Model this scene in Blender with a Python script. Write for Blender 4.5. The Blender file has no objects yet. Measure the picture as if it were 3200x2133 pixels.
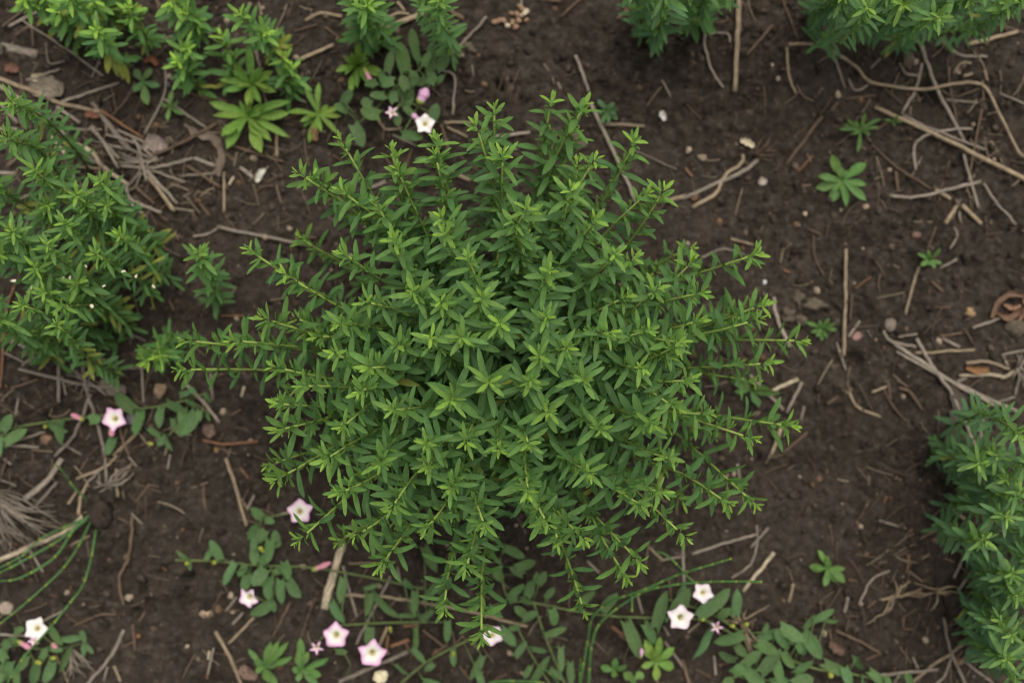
import bpy, math, random
import numpy as np
from mathutils import Matrix, Vector

# ------------------------------------------------------------------ camera, sky, sun, exposure
random.seed(7)
rng = np.random.default_rng(7)
sc = bpy.context.scene
W, H = 1.2, 1.5                      # metres of ground across the frame, camera height
FOCUS_Z = 0.30
cam_d = bpy.data.cameras.new('camera')
cam_d.sensor_width = 36.0
cam_d.lens = 36.0 * H / W
cam_d.clip_start = 0.02
cam_d.clip_end = 500.0
cam_d.dof.use_dof = True
cam_d.dof.focus_distance = H - FOCUS_Z
cam_d.dof.aperture_fstop = 2.8
cam = bpy.data.objects.new('camera', cam_d)
cam.location = (0, 0, H)
sc.collection.objects.link(cam)
sc.camera = cam

SUN_EL, SUN_AZ = math.radians(70), math.radians(20)
world = bpy.data.worlds.new('World')
sc.world = world
world.use_nodes = True
wn = world.node_tree
bg = wn.nodes['Background']
sky = wn.nodes.new('ShaderNodeTexSky')
sky.sky_type = 'NISHITA'
sky.sun_disc = False
sky.sun_elevation = SUN_EL
sky.sun_rotation = SUN_AZ
sky.dust_density = 4.0
hs = wn.nodes.new('ShaderNodeHueSaturation')       # an overcast sky is nearly grey
hs.inputs['Saturation'].default_value = 0.10
wn.links.new(sky.outputs[0], hs.inputs['Color'])
wn.links.new(hs.outputs[0], bg.inputs['Color'])
bg.inputs['Strength'].default_value = 0.10
sun_d = bpy.data.lights.new('sun', 'SUN')
sun_d.energy = 1.5
sun_d.angle = math.radians(40)
sun_d.color = (1.0, 0.94, 0.82)
sun = bpy.data.objects.new('sun', sun_d)
sun.location = (0.5, 1.5, 4)
sdir = Vector((math.sin(SUN_AZ) * math.cos(SUN_EL), math.cos(SUN_AZ) * math.cos(SUN_EL), math.sin(SUN_EL)))
sun.rotation_euler = sdir.to_track_quat('Z', 'Y').to_euler()
sc.collection.objects.link(sun)
sc.view_settings.view_transform = 'Standard'
sc.view_settings.look = 'None'
sc.view_settings.gamma = 1.0
sc.view_settings.exposure = 0.42
sc.view_settings.use_curve_mapping = False
sc.cycles.use_denoising = True
sc.cycles.filter_width = 1.1
sc.cycles.max_bounces = 6
sc.cycles.diffuse_bounces = 4
sc.cycles.transmission_bounces = 4

COL = sc.collection
K = W / 3200.0
F = 1070.0 / 2353.0
ORG = {1: (0, 0), 2: (1070, 0), 3: (2130, 0), 4: (0, 711), 5: (1070, 711), 6: (2130, 711),
       7: (0, 1422), 8: (1070, 1422), 9: (2130, 1422)}


def cp(c, x, y):
    """reading from an enlarged ninth of the photograph -> photograph pixel"""
    return ORG[c][0] + x * F, ORG[c][1] + y * F


def at(px, py, z=0.0):
    """point at height z that lies in the direction of a photograph pixel"""
    s = K * (H - z) / H
    return np.array([(px - 1600.0) * s, (1066.5 - py) * s, z])


# ------------------------------------------------------------------ noise and ground height
_perm = np.random.default_rng(3).permutation(4096)
_ga = np.random.default_rng(4).random(4096) * 2 * math.pi
_gx, _gy = np.cos(_ga), np.sin(_ga)


def perlin(x, y, seed=0):
    xi = np.floor(x).astype(np.int64)
    yi = np.floor(y).astype(np.int64)
    fx, fy = x - xi, y - yi
    u = fx * fx * fx * (fx * (fx * 6 - 15) + 10)
    v = fy * fy * fy * (fy * (fy * 6 - 15) + 10)

    def g(ix, iy, dx, dy):
        h = _perm[(_perm[(ix + seed * 131) & 4095] + iy * 7 + seed) & 4095]
        return _gx[h] * dx + _gy[h] * dy
    a = g(xi, yi, fx, fy)
    b = g(xi + 1, yi, fx - 1, fy)
    c = g(xi, yi + 1, fx, fy - 1)
    d = g(xi + 1, yi + 1, fx - 1, fy - 1)
    return (a + u * (b - a)) * (1 - v) + (c + u * (d - c)) * v


PITS = []
for (c, x, y, r, d) in [(2, 1090, 600, .006, .03), (2, 1075, 570, .005, .02), (6, 1190, 900, .012, .022), (7, 970, 880, .005, .016),
                        (7, 975, 930, .005, .018), (7, 1020, 1010, .005, .018), (7, 1030, 1060, .005, .016), (7, 1300, 830, .006, .018),
                        (7, 1265, 850, .005, .015), (7, 1270, 930, .004, .015), (7, 1245, 980, .004, .014), (7, 1140, 1000, .006, .012),
                        (7, 930, 1080, .006, .016), (7, 1300, 535, .012, .010), (3, 1680, 720, .02, .014), (3, 1700, 620, .02, .014),
                        (9, 1560, 900, .02, .01), (9, 1930, 1190, .014, .016), (1, 800, 1290, .016, .02), (1, 1100, 1400, .03, .012),
                        (7, 800, 330, .012, .014), (7, 690, 660, .02, .008), (7, 1110, 790, .008, .012), (9, 690, 930, .008, .015)]:
    p = at(*cp(c, x, y))
    PITS.append((p[0], p[1], r * .8, d))


def gh(x, y):
    x = np.asarray(x, float)
    y = np.asarray(y, float)
    wx = x + 0.012 * perlin(x * 22, y * 22, 11)
    wy = y + 0.012 * perlin(x * 22 + 9, y * 22 - 4, 12)
    h = 0.016 * perlin(x * 3.1, y * 3.1, 1)
    lump = np.abs(perlin(wx * 13, wy * 13, 2))
    h = h + 0.016 * (np.minimum(lump, .35) - .18)
    big = np.clip(perlin(x * 4.5 + 3, y * 4.5, 8) * 1.6 + .45, 0.1, 1)          # rougher and smoother patches
    h = h + big * 0.020 * (np.abs(perlin(wx * 34, wy * 34, 3)) - .18)
    h = h + big * 0.0130 * (np.abs(perlin(wx * 80, wy * 80, 4)) - .18)
    h = h + 0.0045 * perlin(x * 150, y * 150, 5) + 0.0024 * perlin(x * 290, y * 290, 6)
    for (cx, cy, r, d) in PITS:
        h = h - d * np.exp(-((x - cx) ** 2 + (y - cy) ** 2) / (r * r))
    return h


def g1(x, y):
    return float(gh(np.array([x]), np.array([y]))[0])


# ------------------------------------------------------------------ mesh helpers
def mesh_np(name, V, Fq, col=None, uv=None, smooth=True):
    V = np.asarray(V, np.float32)
    Fq = np.asarray(Fq, np.int32)
    me = bpy.data.meshes.new(name)
    n, k = Fq.shape
    me.vertices.add(len(V))
    me.vertices.foreach_set('co', V.ravel())
    me.loops.add(n * k)
    me.loops.foreach_set('vertex_index', Fq.ravel())
    me.polygons.add(n)
    me.polygons.foreach_set('loop_start', np.arange(0, n * k, k, dtype=np.int32))
    if smooth:
        me.polygons.foreach_set('use_smooth', np.ones(n, bool))
    if col is None:
        col = np.ones((len(V), 3))
    ca = me.color_attributes.new('Col', 'FLOAT_COLOR', 'POINT')
    c4 = np.ones((len(V), 4), np.float32)
    c4[:, :3] = col
    ca.data.foreach_set('color', c4.ravel())
    if uv is not None:
        ul = me.uv_layers.new(name='UVMap')
        ul.data.foreach_set('uv', np.asarray(uv, np.float32)[Fq.ravel()].ravel())
    me.update(calc_edges=True)
    me.validate()
    return me


def obj(name, me, mat=None, parent=None, color=None, loc=None, mtx=None):
    o = bpy.data.objects.new(name, me)
    COL.objects.link(o)
    if mat is not None and me is not None and not me.materials:
        me.materials.append(mat)
    if parent is not None:
        o.parent = parent
    if color is not None:
        o.color = (color[0], color[1], color[2], 1)
    if loc is not None:
        o.location = loc
    if mtx is not None:
        o.matrix_basis = mtx
    return o


def tag(o, label, cat, group=None, kind=None):
    if label:
        o['label'] = label
    if cat:
        o['category'] = cat
    if group:
        o['group'] = group
    if kind:
        o['kind'] = kind
    return o


def nrm(v):
    v = np.asarray(v, float)
    return v / (np.linalg.norm(v) + 1e-12)


def catmull(pts, n):
    P = np.asarray(pts, float)
    if len(P) == 2:
        t = np.linspace(0, 1, n)[:, None]
        return P[0] * (1 - t) + P[1] * t
    P = np.vstack([2 * P[0] - P[1], P, 2 * P[-1] - P[-2]])
    m = len(P) - 3
    out = []
    for t in np.linspace(0, m - 1e-6, n):
        i = int(t)
        f = t - i
        a, b, c, d = P[i], P[i + 1], P[i + 2], P[i + 3]
        out.append(.5 * ((2 * b) + (-a + c) * f + (2 * a - 5 * b + 4 * c - d) * f * f + (-a + 3 * b - 3 * c + d) * f ** 3))
    return np.array(out)


def tube(pts, radii, sides=6, flat=1.0, caps=True):
    P = np.asarray(pts, float)
    n = len(P)
    R = np.broadcast_to(np.asarray(radii, float), (n,))
    T = np.gradient(P, axis=0)
    T /= np.linalg.norm(T, axis=1)[:, None] + 1e-12
    up = np.array([0, 0, 1.0]) if abs(T[0][2]) < .9 else np.array([1.0, 0, 0])
    V, UV = [], []
    for i in range(n):
        s = nrm(np.cross(T[i], up))
        u = np.cross(s, T[i])
        up = u
        for j in range(sides):
            a = 2 * math.pi * j / sides
            V.append(P[i] + R[i] * (math.cos(a) * s + flat * math.sin(a) * u))
            UV.append((j / sides, i / (n - 1)))
    Q = []
    for i in range(n - 1):
        for j in range(sides):
            k = (j + 1) % sides
            Q.append((i * sides + j, i * sides + k, (i + 1) * sides + k, (i + 1) * sides + j))
    if caps and sides == 6:
        b = (n - 1) * sides
        Q += [(3, 2, 1, 0), (5, 4, 3, 0), (b, b + 1, b + 2, b + 3), (b, b + 3, b + 4, b + 5)]
    return np.array(V), np.array(Q), np.array(UV)


class Bag:
    """collects pieces of one mesh"""
    def __init__(s):
        s.V, s.Q, s.C, s.U, s.n = [], [], [], [], 0

    def add(s, V, Q, col=(1, 1, 1), uv=None):
        s.V.append(V)
        s.Q.append(np.asarray(Q) + s.n)
        s.n += len(V)
        c = np.asarray(col, float)
        s.C.append(np.broadcast_to(c, (len(V), 3)) if c.ndim == 1 else c)
        s.U.append(uv if uv is not None else np.zeros((len(V), 2)))

    def mesh(s, name, smooth=True):
        return mesh_np(name, np.vstack(s.V), np.vstack(s.Q), np.vstack(s.C), np.vstack(s.U), smooth)


# ------------------------------------------------------------------ materials
def newmat(name):
    m = bpy.data.materials.new(name)
    m.use_nodes = True
    return m, m.node_tree, m.node_tree.nodes['Principled BSDF']


def mth(nt, op, a, b=None, clamp=False):
    n = nt.nodes.new('ShaderNodeMath')
    n.operation = op
    n.use_clamp = clamp
    for i, v in enumerate((a, b)):
        if v is None:
            continue
        if isinstance(v, (int, float)):
            n.inputs[i].default_value = v
        else:
            nt.links.new(v, n.inputs[i])
    return n.outputs[0]


def mixc(nt, fac, a, b, mode='MIX'):
    n = nt.nodes.new('ShaderNodeMix')
    n.data_type = 'RGBA'
    n.blend_type = mode
    for sock, v in ((n.inputs[0], fac), (n.inputs[6], a), (n.inputs[7], b)):
        if isinstance(v, (int, float)):
            sock.default_value = v
        elif isinstance(v, tuple):
            sock.default_value = (*v, 1)
        else:
            nt.links.new(v, sock)
    return n.outputs[2]


def noise(nt, scale, detail=3, vec=None, rough=.55):
    n = nt.nodes.new('ShaderNodeTexNoise')
    n.inputs['Scale'].default_value = scale
    n.inputs['Detail'].default_value = detail
    n.inputs['Roughness'].default_value = rough
    if vec is not None:
        nt.links.new(vec, n.inputs['Vector'])
    return n.outputs['Fac']


def smooth(nt, v, lo, hi, a=0.0, b=1.0):
    n = nt.nodes.new('ShaderNodeMapRange')
    n.interpolation_type = 'SMOOTHSTEP'
    nt.links.new(v, n.inputs[0])
    for i, q in enumerate((lo, hi, a, b)):
        n.inputs[i + 1].default_value = q
    return n.outputs[0]


def base_color(nt):
    a = nt.nodes.new('ShaderNodeAttribute')
    a.attribute_name = 'Col'
    o = nt.nodes.new('ShaderNodeObjectInfo')
    return mixc(nt, 1.0, a.outputs['Color'], o.outputs['Color'], 'MULTIPLY')


def leaf_material(name, rim=.55, rib=.40, trans=.12, rough=.55, spots=True):
    m, nt, bs = newmat(name)
    c = base_color(nt)
    geo = nt.nodes.new('ShaderNodeNewGeometry')
    pos = geo.outputs['Position']
    uv = nt.nodes.new('ShaderNodeUVMap')
    sep = nt.nodes.new('ShaderNodeSeparateXYZ')
    nt.links.new(uv.outputs[0], sep.inputs[0])
    d = mth(nt, 'ABSOLUTE', mth(nt, 'MULTIPLY', mth(nt, 'SUBTRACT', sep.outputs[0], .5), 2.0))
    light = mixc(nt, 1.0, c, (1.75, 1.45, 1.25), 'MULTIPLY')
    mott = smooth(nt, noise(nt, 210, 3, pos), .3, .7, .82, 1.2)
    mul = nt.nodes.new('ShaderNodeVectorMath')
    mul.operation = 'SCALE'
    nt.links.new(c, mul.inputs[0])
    nt.links.new(mott, mul.inputs['Scale'])
    c2 = mul.outputs[0]
    c2 = mixc(nt, mth(nt, 'MULTIPLY', smooth(nt, d, .80, 1.0), rim), c2, light)
    c2 = mixc(nt, mth(nt, 'MULTIPLY', smooth(nt, d, .02, .16, 1, 0), rib), c2, light)
    if spots:
        sp = smooth(nt, noise(nt, 330, 1, pos), .75, .80)
        c2 = mixc(nt, mth(nt, 'MULTIPLY', sp, .75), c2, (.28, .26, .10))
    c2 = mixc(nt, mth(nt, 'MULTIPLY', geo.outputs['Backfacing'], .30), c2, (.16, .24, .11))   # paler underside
    nt.links.new(c2, bs.inputs['Base Color'])
    bs.inputs['Roughness'].default_value = rough
    bs.inputs['Specular IOR Level'].default_value = .12
    tr = nt.nodes.new('ShaderNodeBsdfTranslucent')
    nt.links.new(mixc(nt, 1.0, c2, (1.5, 1.35, .6), 'MULTIPLY'), tr.inputs['Color'])
    mx = nt.nodes.new('ShaderNodeMixShader')
    mx.inputs[0].default_value = trans
    nt.links.new(bs.outputs[0], mx.inputs[1])
    nt.links.new(tr.outputs[0], mx.inputs[2])
    bp = nt.nodes.new('ShaderNodeBump')
    bp.inputs['Strength'].default_value = .25
    bp.inputs['Distance'].default_value = .0006
    nt.links.new(noise(nt, 900, 2, pos), bp.inputs['Height'])
    nt.links.new(bp.outputs[0], bs.inputs['Normal'])
    nt.links.new(mx.outputs[0], nt.nodes['Material Output'].inputs[0])
    return m


def plain_material(name, rough=.7, spec=.2, nscale=140, lo=.7, hi=1.3, stretch=None, bump=0.0):
    m, nt, bs = newmat(name)
    c = base_color(nt)
    if stretch is not None:
        uv = nt.nodes.new('ShaderNodeUVMap')
        mp = nt.nodes.new('ShaderNodeMapping')
        mp.inputs['Scale'].default_value = stretch
        nt.links.new(uv.outputs[0], mp.inputs[0])
        oi = nt.nodes.new('ShaderNodeObjectInfo')
        ad = nt.nodes.new('ShaderNodeVectorMath')
        ad.operation = 'ADD'
        nt.links.new(mp.outputs[0], ad.inputs[0])
        nt.links.new(mth(nt, 'MULTIPLY', oi.outputs['Random'], 57.0), ad.inputs[1])
        vec = ad.outputs[0]
    else:
        vec = nt.nodes.new('ShaderNodeNewGeometry').outputs['Position']
    f = smooth(nt, noise(nt, nscale, 4, vec), .28, .72, lo, hi)
    mul = nt.nodes.new('ShaderNodeVectorMath')
    mul.operation = 'SCALE'
    nt.links.new(c, mul.inputs[0])
    nt.links.new(f, mul.inputs['Scale'])
    nt.links.new(mul.outputs[0], bs.inputs['Base Color'])
    bs.inputs['Roughness'].default_value = rough
    bs.inputs['Specular IOR Level'].default_value = spec
    if bump:
        bp = nt.nodes.new('ShaderNodeBump')
        bp.inputs['Strength'].default_value = .6
        bp.inputs['Distance'].default_value = bump
        nt.links.new(noise(nt, nscale * 2, 3, vec), bp.inputs['Height'])
        nt.links.new(bp.outputs[0], bs.inputs['Normal'])
    return m


M_LEAF = leaf_material('hyssop_leaf')
M_WEED = leaf_material('weed_leaf', rim=.15, rib=.45, trans=.25, rough=.5)
M_BIND = leaf_material('bindweed_leaf', rim=.25, rib=.4, trans=.18, rough=.6)
M_STEM = plain_material('green_stem', .6, .25, 200, .85, 1.15)
M_STRAW = plain_material('straw', .75, .2, 1.0, .50, 1.40, stretch=(14, 3, 1))
M_PETAL = plain_material('petal', .6, .2, 220, .94, 1.05)
M_STONE = plain_material('stone', .9, .1, 170, .7, 1.25, bump=.0012)
M_HORSE = plain_material('horsetail', .5, .3, 300, .85, 1.15)


def soil_material():
    m, nt, bs = newmat('soil')
    pos = nt.nodes.new('ShaderNodeNewGeometry').outputs['Position']
    a = noise(nt, 5, 5, pos, .6)
    b = noise(nt, 45, 5, pos, .65)
    c = noise(nt, 400, 3, pos, .6)
    col = mixc(nt, smooth(nt, a, .36, .64), (.022, .017, .0125), (.051, .040, .0305))
    col = mixc(nt, smooth(nt, b, .35, .70, 0, .85), col, (.068, .054, .042))
    col = mixc(nt, smooth(nt, c, .35, .75, 0, .5), col, (.020, .0145, .010))
    d2 = noise(nt, 110, 3, pos, .6)
    col = mixc(nt, smooth(nt, d2, .52, .70, 0, .6), col, (.092, .075, .058))
    col = mixc(nt, smooth(nt, d2, .48, .30, 0, .6), col, (.015, .011, .008))
    rb = smooth(nt, noise(nt, 14, 3, pos), .55, .75, 0, .5)
    col = mixc(nt, rb, col, (.050, .032, .023))
    nt.links.new(col, bs.inputs['Base Color'])
    bs.inputs['Roughness'].default_value = .9
    bs.inputs['Specular IOR Level'].default_value = .15
    bp = nt.nodes.new('ShaderNodeBump')
    bp.inputs['Strength'].default_value = .8
    bp.inputs['Distance'].default_value = .003
    nt.links.new(noise(nt, 300, 4, pos, .65), bp.inputs['Height'])
    nt.links.new(bp.outputs[0], bs.inputs['Normal'])
    return m


M_SOIL = soil_material()
M_CRUMB = plain_material('soil_crumb', .9, .12, 300, .75, 1.3, bump=.0008)

# ------------------------------------------------------------------ the ground
def axis(lim, step, far, n):
    core = np.arange(-lim, lim + step / 2, step)
    g = np.geomspace(step * 1.5, far - lim, n)
    return np.concatenate([-(lim + g)[::-1], core, lim + g])


gx, gy = axis(.74, .0021, 60, 36), axis(.54, .0021, 60, 36)
GX, GY = np.meshgrid(gx, gy)
fx, fy = GX.ravel(), GY.ravel()
gz = np.zeros(len(fx))
gz[:] = gh(fx, fy)
nx, ny = len(gx), len(gy)
ii = (np.arange(ny - 1)[:, None] * nx + np.arange(nx - 1)[None, :]).ravel()
me = mesh_np('soil_ground', np.stack([fx, fy, gz], 1), np.stack([ii, ii + 1, ii + nx + 1, ii + nx], 1))
tag(obj('soil_ground', me, M_SOIL), 'dark brown crumbly garden soil with cracks and clods', 'soil', kind='structure')

# ------------------------------------------------------------------ leaves
def p_lance(v):
    return np.interp(v, [0, .10, .25, .40, .55, .72, .86, .95, 1.0], [.16, .42, .82, .97, 1.0, .92, .68, .40, .10])


def p_spat(v):
    return .22 + .78 * np.clip(np.sin(np.pi * np.clip(v, 0, 1) ** 1.7), 0, 1) ** .9 * (v > .02) - .17 * (v > .97)


def p_arrow(v):
    return np.interp(v, [0, .12, .3, .5, .7, .86, .95, 1.0], [.78, .84, .98, 1.0, .86, .58, .32, .08])


def leaf_tpl(prof, ratio, n=6, m=1, fold=.3, curl=.3, wav=0.0, side=0.0, lobes=0.0, seed=0):
    r = random.Random(seed)
    ph = r.random() * 6
    ang = 0
    x = z = 0.0
    V, UV = [], []
    for i in range(n + 1):
        v = i / n
        if i:
            ang = curl * v
            x += math.cos(ang) / n
            z -= math.sin(ang) / n
        hw = float(prof(np.array(v))) * ratio / 2
        for j in range(-m, m + 1):
            u = j / m
            yy = u * hw + side * v * v
            zz = z + fold * abs(u) * hw + wav * ratio * math.sin(v * 9 + ph + (1.5 if u > 0 else 0)) * abs(u)
            xx = x
            if lobes and i == 0:
                xx = x - lobes * abs(u) ** 1.5
            V.append((xx, yy, zz))
            UV.append((u * .5 + .5, v))
    Q = []
    w = 2 * m + 1
    for i in range(n):
        for j in range(2 * m):
            Q.append((i * w + j, (i + 1) * w + j, (i + 1) * w + j + 1, i * w + j + 1))
    return np.array(V), np.array(Q)[:, ::-1], np.array(UV)


def variants(name, mat, count, **kw):
    out = []
    for k in range(count):
        a = dict(kw)
        r = random.Random(k * 13 + 5)
        a['curl'] = kw['curl'] + r.uniform(-.38, .42)
        a['fold'] = kw['fold'] * r.uniform(.5, 1.5)
        a['side'] = r.uniform(-.10, .10)
        V, Q, U = leaf_tpl(seed=k, **a)
        me = mesh_np(name, V, Q, None, U)
        me.materials.append(mat)
        out.append((V, Q, U, me))
    return out


T_HYS = variants('hyssop_leaf', M_LEAF, 14, prof=p_lance, ratio=.205, n=8, m=1, fold=.30, curl=.30, wav=.07)
T_SPAT = variants('rosette_leaf', M_WEED, 8, prof=p_spat, ratio=.36, n=7, m=2, fold=.30, curl=.45, wav=.06)
T_ARROW = variants('bindweed_leaf', M_BIND, 8, prof=p_arrow, ratio=.42, n=7, m=2, fold=.22, curl=.30, wav=.05, lobes=.16)


def frame(d, n):
    x = nrm(d)
    z = np.asarray(n, float) - x * np.dot(n, x)
    if np.linalg.norm(z) < 1e-4:
        z = np.array([0.1, 0, 1]) - x * np.dot([0.1, 0, 1], x)
    z = nrm(z)
    y = np.cross(z, x)
    return np.stack([x, y, z], 1)


def leaf_mtx(R, p, L, ws=1.0):
    m = np.eye(4)
    m[:3, :3] = R * np.array([L, L * ws, L])[None, :]
    m[:3, 3] = p
    return Matrix(m.tolist())


def bake(bag, tpls, R, p, L, ws, k, col):
    V, Q, U, _ = tpls[k]
    P = (V * np.array([L, L * ws, L])) @ R.T + p
    bag.add(P, Q, col, U)


def lerp(a, b, t):
    return np.asarray(a) * (1 - t) + np.asarray(b) * t


G_YOUNG = np.array([.215, .375, .026])
G_MID = np.array([.050, .155, .017])
G_OLD = np.array([.026, .090, .021])
G_YELL = np.array([.26, .27, .025])


def rot_axis(v, k, a):
    return v * math.cos(a) + np.cross(k, v) * math.sin(a) + k * np.dot(k, v) * (1 - math.cos(a))


def hyssop(label, base_px, stems, group='hyssop plants growing in the bed', spread=.035, fillers=0, dense=False,
           n_objs=300, dome=None, leafy=.72, yellow=.02, bright=1.0, name='hyssop_plant', scale=1.0, seed=1, wide=1.0, tint=(1, 1, 1), lean=None):
    """root Empty > stem (> shoot_tip, leaf); the leaves beyond the 300 that show largest are one foliage part"""
    r = random.Random(seed)
    b = at(*base_px)
    b[2] = g1(b[0], b[1])
    root = bpy.data.objects.new(name, None)
    root.empty_display_size = .05
    COL.objects.link(root)
    root.location = b
    tag(root, label, 'plant', group)
    shoots = [(np.asarray(t, float), False) for t in stems]
    for _ in range(fillers):
        a, q = r.uniform(0, 2 * math.pi), math.sqrt(r.random()) * .92
        z = dome(q) * r.uniform(.45, .86)
        rr = q * dome.R * .92
        shoots.append((np.array([b[0] + rr * math.cos(a), b[1] + rr * math.sin(a), z]), True))
    allv, small = [], []
    per_stem = []
    for si, (tip, filler) in enumerate(shoots):
        tip = tip - b
        h = math.hypot(tip[0], tip[1])
        a = r.uniform(0, 6.283)
        o = np.array([tip[0] * .12, tip[1] * .12, 0]) + spread * math.sqrt(r.random()) * np.array([math.cos(a), math.sin(a), 0])
        if lean is not None:                       # a creeping crown: every stem rises from its own spot
            k_ = K * (H - tip[2] - b[2]) / H
            tp = ((tip[0] + b[0]) / k_ + 1600, 1066.5 - (tip[1] + b[1]) / k_)
            w_ = at(tp[0] + lean[0] * r.uniform(.75, 1.2), tp[1] + lean[1] * r.uniform(.75, 1.2)) - b
            o[:2] = .8 * w_[:2] + .2 * o[:2]
        o[2] = g1(o[0] + b[0], o[1] + b[1]) - b[2] - .004
        c = o + (tip - o) * np.array([.50, .50, .52]) * np.array([1, 1, 1]) + np.array([r.gauss(0, .017), r.gauss(0, .017), r.uniform(-.015, .02)])
        n = 22
        t = np.linspace(0, 1, n)[:, None]
        C = o * (1 - t) ** 2 + 2 * c * t * (1 - t) + tip * t * t
        wv = np.sin(t * r.uniform(7, 12) + r.uniform(0, 6)) * t * (1 - t) * .016
        C = C + wv * nrm([r.gauss(0, 1), r.gauss(0, 1), .4])
        seg = np.linalg.norm(np.diff(C, axis=0), axis=1)
        S = np.concatenate([[0], np.cumsum(seg)])
        L = S[-1]
        ts = np.linspace(0, 1, n)
        V, Q, U = tube(C[::2], np.linspace(.0017, .0010, n)[::2] * scale, 6)
        tt = U[:, 1:2]
        scol = np.where(tt > .75, lerp((.15, .215, .05), (.27, .36, .08), np.clip((tt - .75) * 4, 0, 1)),
                        lerp((.085, .075, .04), (.15, .215, .05), np.clip(tt / .75, 0, 1)))
        so = obj('stem', mesh_np('hyssop_stem', V, Q, scol, U), M_STEM, root)
        tipbag = Bag()
        s = .0015
        idx = 0
        phase = r.uniform(0, math.pi)
        young_c = bright * r.uniform(.85, 1.12)
        Lk = r.uniform(.95, 1.18) * scale * (.9 if filler else 1)
        while s < L * leafy:
            q = L - s
            P = np.array([np.interp(q, S, C[:, k]) for k in range(3)])
            T = nrm(np.array([np.interp(min(q + .004, L), S, C[:, k]) - np.interp(max(q - .008, 0), S, C[:, k]) for k in range(3)]))
            e1 = nrm(np.cross(T, [0.3, .2, 1.0]))
            e2 = np.cross(T, e1)
            ll = [.0045, .0082, .0125, .0190, .0240, .0255, .0260, .0260][min(idx, 7)]
            an = [12, 30, 46, 60, 67, 71, 74, 76][min(idx, 7)]
            if dense:
                ll *= [1, 1, 1, 1, .95, .92, .90, .86][min(idx, 7)]
            for side in (0, math.pi):
                az = phase + side + r.gauss(0, .16)
                rad = math.cos(az) * e1 + math.sin(az) * e2
                al = math.radians(an + r.gauss(0, 9))
                d = math.cos(al) * T + math.sin(al) * rad
                nn = math.sin(al) * T - math.cos(al) * rad + np.array([0, 0, .75]) + np.array([r.gauss(0, .22), r.gauss(0, .22), 0])
                ln = ll * Lk * r.uniform(.82, 1.14)
                ws = r.uniform(.85, 1.18) * (1.25 if idx <= 2 else 1.0)
                if dense:
                    ws *= .92 * wide
                yt = [1, 1, .88, .46, .22, .11, .05, 0][min(idx, 7)]
                cc = lerp(lerp(G_OLD, G_MID, r.uniform(.1, .75)), G_YOUNG * young_c, yt * r.uniform(.8, 1.05))
                if r.random() < .15:
                    cc = cc * np.array([.95, 1.0, 1.45])
                cc = cc * r.uniform(.86, 1.14) * bright * np.array(tint)
                if idx > 9 and r.random() < yellow:
                    cc = G_YELL * r.uniform(.6, 1)
                rec = (frame(d, nn), P + rad * .0008, ln, ws, r.randrange(len(T_HYS)), cc)
                if idx <= 3:
                    bake(tipbag, T_HYS, *rec)
                else:
                    vis = ln * (1.0 - (.5 if filler else 0)) * (1.15 - .10 * idx if idx < 9 else .2) * (1 if idx < 14 else .3)
                    allv.append((vis, si, rec))
                if idx >= 3 and r.random() < (.92 if idx < 12 else .5):        # small leaves in the axil
                    for q2 in range(r.choice((2, 2, 3, 3))):
                        az2 = az + r.choice((-1, 1)) * r.uniform(.3, 1.0)
                        rad2 = math.cos(az2) * e1 + math.sin(az2) * e2
                        al2 = math.radians(r.uniform(30, 62))
                        d2 = math.cos(al2) * T + math.sin(al2) * rad2
                        n2 = math.sin(al2) * T - math.cos(al2) * rad2 + np.array([0, 0, .3])
                        c2 = lerp(G_MID, G_YOUNG, r.uniform(.05, .40)) * bright
                        rec2 = (frame(d2, n2), P + rad2 * .0008, Lk * r.uniform(.006, .0150), r.uniform(.9, 1.15), r.randrange(len(T_HYS)), c2)
                        small.append((0, si, rec2))
            phase += math.pi / 2 + r.gauss(0, .1)
            s += ([.0022, .0036, .0058, .0090, .0112, .0122, .0130, .0140][min(idx, 7)]) * (.80 if dense else 1.0) * scale * r.uniform(.85, 1.15)
            idx += 1
        obj('shoot_tip', tipbag.mesh('shoot_tip'), M_LEAF, so)
        per_stem.append(so)
    allv.sort(key=lambda q: -q[0])
    n_objs = min(n_objs, len(allv))
    if len(allv) - n_objs < 60 and len(allv) <= 320:
        n_objs = len(allv)
    for (_, si, (R, p, L, ws, k, cc)) in allv[:n_objs]:
        obj('leaf', T_HYS[k][3], None, per_stem[si], cc, mtx=leaf_mtx(R, p, L, ws))
    rest = allv[n_objs:] + small
    if rest:
        bag = Bag()
        for (_, si, rec) in rest:
            bake(bag, T_HYS, *rec)
        fo = obj('foliage', bag.mesh('foliage'), M_LEAF, root)
        fo['kind'] = 'stuff'
    return root


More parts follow.
